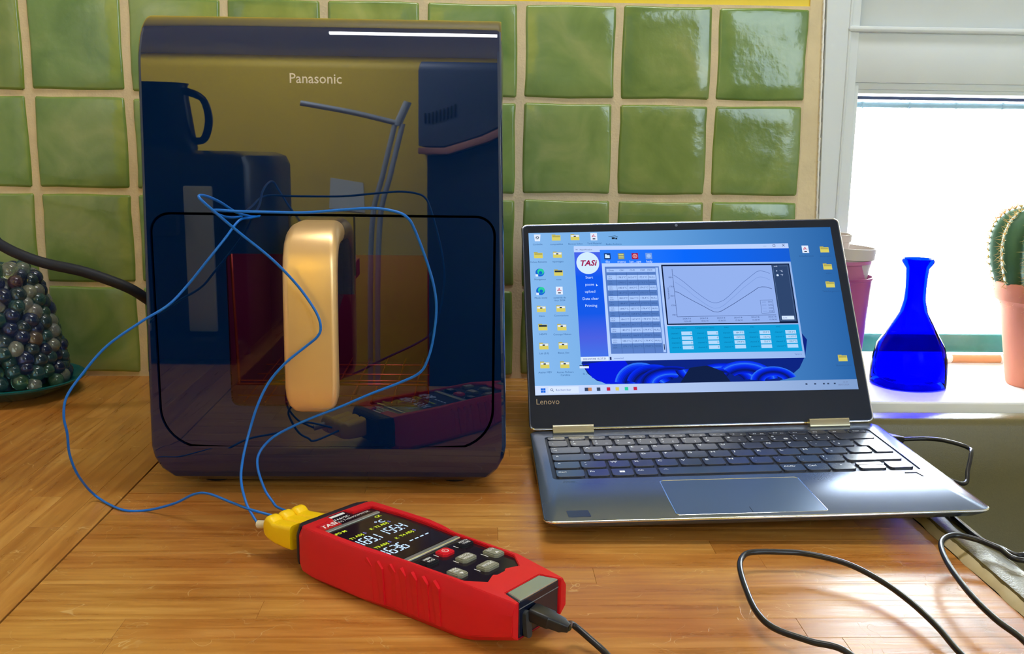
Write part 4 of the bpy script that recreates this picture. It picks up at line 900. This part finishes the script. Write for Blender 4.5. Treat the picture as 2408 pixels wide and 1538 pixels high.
# ------------------------------------------------------------------ thermocouples: yellow plug + blue lead
YP = mat('yellow_plug', lin(255, 208, 0), .42)
TB = therm.matrix_basis
def W3(u, v_, z_): return TB @ Vector((u/1000, v_/1000, z_))
def probe(k, label, pts, sleeve=False):
    vc = -22.5+10.6*k; r_ = tag(empty('thermocouple', matrix=TB @ Matrix.Translation((-.025, vc/1000, 0))), label, 'probe wire', 'three yellow plugs side by side')
    bm = new()
    rings = []
    for u_, zb_, zt_ in ((-14.5, .0122, .0286), (-22, .0118, .0276), (-30, .0122, .0266), (-32.6, .0126, .0265), (-34.3, .0129, .0280), (-36.2, .0133, .0291), (-38.6, .0142, .0290), (-40, .0152, .0280), (-40.8, .0172, .0262)):
        rings.append([(u_/1000, a, b) for a, b in rrect(.0107, zt_-zb_, .0022, 4, vc/1000, (zb_+zt_)/2, r2=.0032)])
    loft(bm, rings); bmesh.ops.recalc_face_normals(bm, faces=bm.faces)
    bm.transform(TB); obj('plug', bm, YP, r_, smooth=.6, local=False)
    st = W3(-40, vc+(0 if sleeve else 2), .0215)
    if sleeve:
        d = W3(-50, vc-2.5, .0200); bm = new(); tube(bm, [st, d], .0027, 14, 1); obj('sleeve', bm, mat('cream_sleeve', lin(222, 208, 176), .4), r_, smooth=1.0, local=False); st = d
    bm = new(); tube(bm, [st]+pts, .00092, 8, 8); obj('lead', bm, WIREB, r_, smooth=1.5, local=False)
A = aty
probe(0, 'blue probe wire crossing in front of the champagne handle, cream sleeve on plug', [A(594, 1212, .632), A(578, 1180, .640), A(567, 1130, .65), A(571, 1080, .66), A(585, 1020, .668), A(605, 955, .672), A(632, 900, .675), A(670, 855, .675), A(715, 818, .674), A(746, 792, .672), A(754, 768, .672), A(742, 732, .672), A(700, 672, .670), A(640, 610, .66), A(560, 545, .645), A(495, 490, .630), A(468, 464, .625), A(480, 460, .640), A(515, 474, .67), A(555, 499, .70), A(585, 508, .728), A(600, 509, .7385)], sleeve=True)
probe(1, 'blue probe wire looping far out to the left over the worktop joint', [A(588, 1198, .635), A(545, 1182, .655), A(490, 1161, .672), A(455, 1163, .682), A(410, 1184, .690), atz(345, 1200, .0012), atz(285, 1198, .0012), atz(225, 1166, .004), A(185, 1120, .695), A(164, 1070, .685), A(158, 1020, .680), A(150, 980, .678), A(156, 935, .680), A(190, 884, .685), A(250, 815, .69), A(330, 758, .692), A(395, 718, .695), A(440, 672, .70), A(490, 610, .70), A(530, 560, .705), A(562, 519, .715), A(590, 512, .728), A(612, 508, .7385)])
probe(2, 'blue probe wire hanging in a big loop over the right half of the fryer', [A(655, 1194, .660), A(640, 1178, .664), A(622, 1150, .670), A(606, 1100, .676), A(610, 1065, .682), A(640, 1030, .686), A(690, 1002, .686), A(740, 980, .684), A(800, 957, .684), A(870, 927, .680), A(940, 900, .676), A(985, 878, .672), A(1004, 850, .670), A(1018, 800, .668), A(1026, 730, .665), A(1020, 672, .660), A(1000, 605, .650), A(975, 540, .640), A(960, 514, .635), A(935, 499, .633), A(880, 490, .636), A(800, 494, .642), A(720, 500, .646), A(640, 499, .650), A(560, 497, .652), A(510, 494, .653), A(500, 497, .665), A(520, 507, .69), A(545, 512, .72), A(570, 509, .7385)])

# ------------------------------------------------------------------ usb cable
usb = tag(empty('usb_cable', tuple(W3(172, -9, 0))), 'black usb cable looping from the red thermometer to the laptop', 'cable')
r_ = .00185
pA, pB = W3(163, -7.5, .0205), W3(181, -4.0, .0170)
bm = new(); dirn = (pB-pA).normalized(); side = dirn.cross(Vector((0, 0, 1))).normalized(); upv = side.cross(dirn)
rings = []
for t, hw, hh_ in ((0, .0050, .0034), (.002, .0054, .0038), (.0115, .0054, .0038), (.0125, .0046, .0034), (.0185, .0040, .0032), (.0195, .0032, .0028), (.0225, .0022, .0022)):
    rings.append([pA+dirn*t+side*a+upv*b for a, b in rrect(2*hw, 2*hh_, min(hw, hh_)*.5, 4)])
loft(bm, rings); bmesh.ops.recalc_face_normals(bm, faces=bm.faces); plg = obj('plug', bm, BLACK, usb, smooth=.6, local=False)
def LP(u, v_, w_): return LB+ex*u+ey*v_+ez*w_
qa = LP(.3095, .188, .0085)
bm = new(); rings = []
dq = (aty(2150, 1036, .86)-qa).normalized(); sd = dq.cross(Vector((0, 0, 1))).normalized(); uq = sd.cross(dq)
for t, hw, hh_ in ((.0, .0050, .0026), (.001, .0060, .0036), (.018, .0060, .0036), (.019, .0038, .0032), (.027, .0034, .0030), (.028, .0022, .0022)): rings.append([qa+dq*t+sd*a+uq*b for a, b in rrect(2*hw, 2*hh_, .0015, 3)])
loft(bm, rings); bmesh.ops.recalc_face_normals(bm, faces=bm.faces); obj('plug', bm, BLACK, usb, smooth=.6, local=False)
Z = atz
cab = [pA+dirn*.022, Z(1345, 1468, .012), Z(1390, 1505, .007), Z(1432, 1545, .0035), Vector((.075, .462, .002)), Vector((.13, .432, .002)), Vector((.20, .430, .003)),
       Z(2000, 1540, .010), Z(1905, 1508, .0095), Z(1822, 1478, .0095), Z(1780, 1440, .010), Z(1754, 1385, .011), Z(1740, 1335, .012), Z(1746, 1310, .0125), Z(1768, 1299, .013), Z(1830, 1298, .013), Z(1900, 1303, .012), Z(1990, 1325, .011), Z(2070, 1365, .009), Z(2140, 1415, .0075), Z(2205, 1475, .006), Z(2262, 1540, .004),
       Vector((.265, .460, .003)), Vector((.29, .447, .004)), Z(2440, 1545, .007), Z(2400, 1500, .009), Z(2340, 1455, .011), Z(2280, 1395, .013), Z(2232, 1330, .0145), Z(2213, 1285, .0155), Z(2222, 1265, .016), Z(2250, 1259, .016), Z(2300, 1270, .015), Z(2350, 1290, .0135), Z(2408, 1318, .0120), Vector((.405, .60, .010)), Vector((.42, .62, .006)), Vector((.408, .645, .006)),
       Z(2408, 1305, .0085), Z(2350, 1288, .0080), Z(2300, 1266, .0078), Z(2262, 1236, .0085), Z(2240, 1214, .0090), Vector((.345, .71, .010)), Vector((.352, .74, .0095)), Vector((.368, .765, .008)), aty(2266, 1138, .785), aty(2276, 1105, .80), aty(2284, 1065, .815), aty(2281, 1056, .825), aty(2262, 1047, .83), aty(2220, 1036, .838), aty(2180, 1032, .846), qa+dq*.027]
bm = new(); tube(bm, cab, r_, 10, 7); obj('cable', bm, CABLE, usb, smooth=1.2, local=False)

# ------------------------------------------------------------------ things on the sill
ZS = .0140
bot = tag(empty('bottle', (.4630, 1.042, ZS)), 'cobalt blue glass bottle with a flared mouth on the window sill', 'bottle')
bp_ = [(0, .0), (.034, .0), (.0388, .0015), (.0392, .006), (.0388, .018), (.0378, .030), (.0345, .044), (.0275, .055), (.0205, .068), (.0146, .0785), (.0112, .092), (.0107, .105), (.0112, .118), (.0120, .1265), (.0162, .1325), (.0166, .1350), (.0150, .1368), (.0128, .1350)]
inn = [(.0090, .128), (.0082, .118), (.0080, .094), (.0110, .081), (.0178, .069), (.0255, .0575), (.0315, .044), (.0350, .030), (.0360, .018), (.0360, .010), (.030, .006), (.012, .009), (0, .0105)]
bm = new(); lathe(bm, bp_+inn, 56, sq=lambda z: .10*max(0, 1-z/.07)); bmesh.ops.recalc_face_normals(bm, faces=bm.faces)
obj('glass_body', bm, tinted('cobalt_glass', (.0, .06, .96), 1.07, .0), bot, smooth=1.0)
cac = tag(empty('potted_cactus', (.605, 1.042, ZS)), 'round ribbed cactus with pale spines in a terracotta pot on the sill', 'cactus')
TERR = mat('terracotta', lin(214, 132, 104), .75, noise=(18, .12), bump=(160, .2, .0006))
bm = new(); lathe(bm, [(0, 0), (.029, 0), (.0305, .002), (.0440, .088), (.0470, .092), (.0512, .094), (.0530, .101), (.0535, .108), (.0520, .1125), (.0490, .1130), (.0475, .108), (.0450, .098), (0, .098)], 56)
obj('pot', bm, TERR, cac, smooth=.6)
bm = new(); NR = 13; hh_ = .098
cp = [(.001, .085), (.035, .085), (.044, .095), (.053, .112), (.0595, .130), (.0620, .147), (.0610, .163), (.0560, .177), (.0470, .188), (.0340, .1945), (.018, .197), (.004, .195)]
lathe(bm, cp, 130, f=lambda a, z: 1-.16*(abs(sin(a*NR/2+.25*sin(z*40))))**.8*0-.15*(1-abs(cos(NR*a/2)))**1.0)
for v in bm.verts: v.co.z += .003*sin(v.co.x*60)
obj('body', bm, mat('cactus_green', lin(70, 112, 80), .5, noise=(60, .35), bump=(160, .3, .001)), cac, smooth=1.2)
bm = new(); bq = random.Random(3)
for rb_ in range(NR):
    a = 2*pi*rb_/NR
    for k in range(24):
        t = .6+k*.42
        i = min(int(t), len(cp)-2); fr_ = t-i; r0 = cp[i][0]*(1-fr_)+cp[i+1][0]*fr_; z0 = cp[i][1]*(1-fr_)+cp[i+1][1]*fr_
        dr, dz_ = cp[i+1][0]-cp[i][0], cp[i+1][1]-cp[i][1]; n_ = Vector((dz_, 0, -dr)).normalized()
        p = Vector((r0*cos(a), r0*sin(a), z0+.003*sin(r0*cos(a)*60))); N_ = Vector((n_.x*cos(a), n_.x*sin(a), n_.z)); Tn = Vector((-sin(a), cos(a), 0)); Up = N_.cross(Tn)
        for s in range(8):
            th = 2*pi*s/8+bq.uniform(-.3, .3); d = (N_*bq.uniform(.4, .9)+Tn*cos(th)+Up*sin(th)).normalized()*bq.uniform(.007, .013); sidev = d.cross(N_).normalized()*.0005
            q = [p-sidev, p+sidev, p+d]; q2 = [p-d.cross(sidev).normalized()*.0003, p+d.cross(sidev).normalized()*.0003, p+d]
            for Q in (q, q2): bm.faces.new([bm.verts.new(x) for x in Q])
tag(obj('spines', bm, mat('spine_straw', lin(226, 196, 130), .6), cac), kind='stuff')
def flowerpot(label, x, y, z, r0, r1, h, m, lip=.0015, rimh=.008, rot=None):
    bm = new(); t = .0012
    lathe(bm, [(0, 0), (r0, 0), (r1-lip-.0004, h-rimh), (r1, h-rimh+.0004), (r1+.0004, h), (r1-t, h), (r1-t-lip, h-rimh), (r0-t, t), (0, t)], 48)
    o = obj('flower_pot', bm, m, smooth=.6); o.location = (x, y, z)
    if rot: o.rotation_euler = rot
    return tag(o, label, 'flower pot', 'nested plastic pots behind the laptop')
flowerpot('tall magenta plastic flower pot, lowest of the nested pots between laptop and window', .3755, 1.045, ZS, .0310, .0392, .1180, mat('magenta_plastic', lin(176, 84, 140), .35), lip=.0004, rimh=.003)
flowerpot('pink plastic pot with a wide rim nested in the magenta pot', .3750, 1.045, ZS+.028, .0245, .0368, .1080, mat('pink_plastic', lin(196, 116, 158), .4), lip=.0022, rimh=.004)
flowerpot('grey white plastic pot nested above the pink one', .3745, 1.045, ZS+.052, .0210, .0352, .0975, mat('pale_plastic', lin(206, 196, 190), .5), lip=.002, rimh=.012, rot=(.0, .06, 0))
flowerpot('small cream pot, topmost of the nested pots beside the window frame', .3690, 1.045, ZS+.075, .0150, .0205, .0870, mat('cream_plastic', lin(214, 198, 190), .5), lip=.001, rimh=.008)
dow = tag(empty('dowel', (.59, 1.146, ZS)), 'short pale wooden dowel with white ends lying behind the blue bottle', 'dowel')
bm = new(); tube(bm, [(.560, 1.146, ZS+.0052), (.618, 1.146, ZS+.0052)], .0050, 16, 1); obj('rod', bm, mat('pale_wood', lin(206, 158, 112), .5), dow, smooth=1, local=False)
for xx in (.557, .621):
    bm = new(); sphere(bm, (xx, 1.146, ZS+.0056), .0056, 16, 10, sc=(.9, 1, 1)); obj('end_knob', bm, mat('white_gloss', (.9, .9, .9), .2), dow, smooth=3.1, local=False)
cane = tag(empty('cane', (.68, 1.176, .315)), 'pale blue jointed cane hanging across the top of the window glass', 'cane')
CN = mat('pale_blue_cane', lin(150, 178, 196), .4, noise=(40, .15))
bm = new(); tube(bm, [(.404, 1.176, .3132), (.954, 1.176, .3152)], .0033, 12, 1); obj('rod', bm, CN, cane, smooth=1, local=False)
for k in range(9):
    x = .440+.055*k; bm = new(); tube(bm, [(x-.0012, 1.176, .3134+.002*k/9), (x+.0012, 1.176, .3134+.002*k/9)], .0042, 12, 1); obj('joint', bm, CN, cane, smooth=1, local=False)

# ------------------------------------------------------------------ plate with glass grapes
PC = Vector((-.4920, 1.034, 0))
pl = tag(empty('plate', tuple(PC)), 'dark teal glazed plate under the glass grapes at the left wall', 'plate')
bm = new(); lathe(bm, [(0, .0008), (.038, .0), (.042, .0012), (.060, .0095), (.0715, .0150), (.0735, .0162), (.0738, .0178), (.0722, .0186), (.0690, .0172), (.056, .0115), (.043, .0060), (0, .0052)], 64)
obj('dish', bm, mat('teal_glaze', lin(10, 84, 84), .15, noise=(20, .2)), pl, smooth=1.0)
gr = tag(empty('glass_grapes', (PC.x, PC.y, .007)), 'heap of coloured glass beads like a bunch of grapes on the teal plate', 'glass beads')
GC = [('clear', (.90, .92, .78)), ('clear', (.92, .92, .88)), ('green', (.30, .60, .42)), ('teal', (.20, .48, .52)), ('navy', (.16, .24, .58)), ('navy', (.14, .20, .48)), ('plum', (.55, .30, .42)), ('amber', (.78, .58, .44)), ('ink', (.20, .34, .44))]
gm = [mat('bead_%s_%d' % (n, i), tuple(q*k_ for q in c), .06, ior=1.5, trans=.88) for i, (n, c) in enumerate(GC) for k_ in ((.9,) if n == 'clear' else (.7,))]
bms = []
for i, g in enumerate(gm):
    bm = new(); sphere(bm, (0, 0, 0), 1.0, 14, 10, sc=(1, 1, .97)); me = bpy.data.meshes.new('bead'); bm.to_mesh(me); bm.free(); me.materials.append(g)
    for p in me.polygons: p.use_smooth = True
    bms.append(me)
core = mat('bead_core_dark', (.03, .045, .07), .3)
bq = random.Random(11); spots = []
for layer in range(11):
    z = .0125+layer*.0112; R0 = .0615*(1-.04*layer) if layer < 3 else .056-.0026*(layer-3); R0 = max(R0-.0085, .012)
    if layer > 8: R0 = .030-.009*(layer-9)
    n = max(3, int(2*pi*R0/.0135))
    for k in range(n):
        a = 2*pi*(k+.5*(layer % 2))/n+bq.uniform(-.12, .12); q = Vector((R0*cos(a), R0*sin(a), z+bq.uniform(-.003, .003)))
        if all((q-s).length > .0095 for s, _ in spots): spots.append((q, bq.uniform(.0074, .0095)))
for _ in range(2600):
    z = bq.uniform(.012, .125); R0 = (.053 if z < .035 else .053-.26*(z-.035)) if z < .11 else .0335-(z-.11)*1.1
    a = bq.uniform(-pi, pi); q = Vector((R0*cos(a), R0*sin(a), z))
    if len(spots) < 285 and all((q-s).length > .0098 for s, _ in spots): spots.append((q, bq.uniform(.0070, .0088)))
for q, r in spots:
    if PC.y+q.y+r > 1.1065: q.y = 1.1065-r-PC.y
    k = bq.choice((0, 1, 2, 3, 4, 5, 5, 6, 7, 8, 8, 3, 4)) if q.z > .05 else bq.choice((0, 2, 3, 4, 5, 5, 8, 8, 3))
    o = bpy.data.objects.new('bead', bms[k]); C.objects.link(o); o.parent = gr; o.location = (q.x, q.y, q.z); o.scale = (r, r, r); o.rotation_euler = (bq.uniform(0, 3), bq.uniform(0, 3), 0)
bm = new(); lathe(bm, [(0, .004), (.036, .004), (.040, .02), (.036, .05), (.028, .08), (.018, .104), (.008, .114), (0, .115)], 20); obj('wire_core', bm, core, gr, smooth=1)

# ------------------------------------------------------------------ the room behind the camera (seen in the black glass)
cm = tag(empty('coffee_machine', (-.365, .13, 0)), 'black coffee machine on the left worktop, seen mirrored in the fryer', 'coffee machine')
def cpart(name, boxes, m, bev=.004):
    bm = new()
    for b in boxes: box(bm, *b, bev=bev)
    return obj(name, bm, m, cm, smooth=.6, local=False)
MB_ = mat('machine_black', (.004, .007, .016), .25); ST = mat('brushed_steel', (.72, .80, .90), .3, metal=.2)
cpart('body', [(-.46, -.277, -.02, .27, .006, .262)], MB_, .02)
cpart('drip_tray', [(-.45, -.285, .262, .306, .006, .030)], MB_, .005)
cpart('steel_panel', [(-.352, -.318, .2705, .276, .034, .214)], ST, .002)
cpart('steel_panel', [(-.420, -.398, .2705, .276, .034, .200)], ST, .002)
cpart('spout', [(-.395, -.355, .262, .295, .150, .180)], MB_, .006)
for sx in (-.44, -.30):
    for yy in (.0, .24):
        bm = new(); lathe(bm, [(0, 0), (.012, 0), (.012, .008), (0, .008)], 14, sx, yy, 0); obj('foot', bm, BLACK, cm, local=False)
jug = tag(empty('water_jug', (-.400, .20, .262)), 'black jug with an oval handle standing on the coffee machine', 'jug')
bm = new(); lathe(bm, [(0, .0), (.045, .0), (.046, .004), (.036, .078), (.038, .086), (.034, .086), (0, .080)], 32); obj('body', bm, MB_, jug, smooth=.7)
bm = new(); tube(bm, [(.034, .0, .074), (.055, .0, .070), (.062, .0, .045), (.056, .0, .018), (.043, 0, .012)], .005, 10, 6); obj('handle', bm, MB_, jug, smooth=1)
boil = tag(empty('wall_boiler', (.04, -1.13, -.3)), 'light grey wall cabinet with a vent behind the camera', 'boiler')
def bpart(name, b, m, bev=.004):
    bm = new(); box(bm, *b, bev=bev); return obj(name, bm, m, boil, smooth=.6, local=False)
GC_ = mat('cabinet_grey', lin(84, 100, 132), .45)
bpart('case', (-.155, .22, -1.25, -1.00, .29, 1.05), GC_); bpart('lower_case', (-.135, .20, -1.25, -1.02, -.9, .262), mat('dark_cabinet', lin(26, 40, 70), .4)); bpart('shelf', (-.155, .22, -1.25, -.98, .266, .286), mat('rose_shelf', lin(190, 140, 132), .5))
for k in range(9): bpart('vent_slat', (-.140+.009*k, -.1365+.009*k, -1.001, -.996, .36, .392), BLACK, .0005)
lamp = tag(empty('rod_stand', (-.24, -.95, -.9)), 'pale metal stand with two bent rods in front of the yellow wall', 'stand')  # two bent rods and an arm on a flat base
PM = mat('pale_blue_metal', lin(176, 190, 214), .35, metal=.2)
for dx in (0, .018):
    bm = new(); tube(bm, [(-.27+dx, -.93, -.9), (-.27+dx, -.93, -.3), (-.262+dx, -.93, .05), (-.235+dx, -.93, .20), (-.205+dx, -.93, .355)], .0065, 10, 4); obj('rod', bm, PM, lamp, smooth=1, local=False)
bm = new(); tube(bm, [(-.195, -.93, .355), (-.30, -.92, .385), (-.42, -.90, .410)], .008, 10, 3); obj('arm', bm, PM, lamp, smooth=1, local=False)
bm = new(); tube(bm, [(-.20, -.93, .35), (-.175, -.93, .42)], .010, 10, 1); obj('arm', bm, PM, lamp, smooth=1, local=False)
bm = new(); box(bm, -.33, -.19, -1.0, -.86, -.9, -.88, bev=.004); obj('base', bm, PM, lamp, local=False)
bm = new(); prism(bm, [(-.41, .075), (-.315, .062), (-.318, .165), (-.405, .182)], 0, .002, axes=lambda a, b, h: (a, -1.248+h, b)); bmesh.ops.recalc_face_normals(bm, faces=bm.faces)
pp = obj('paper_sheet', bm, mat('white_paper', (.7, .78, .85), .8)); tag(pp, 'white sheet of paper fixed to the yellow wall behind the camera', 'paper')
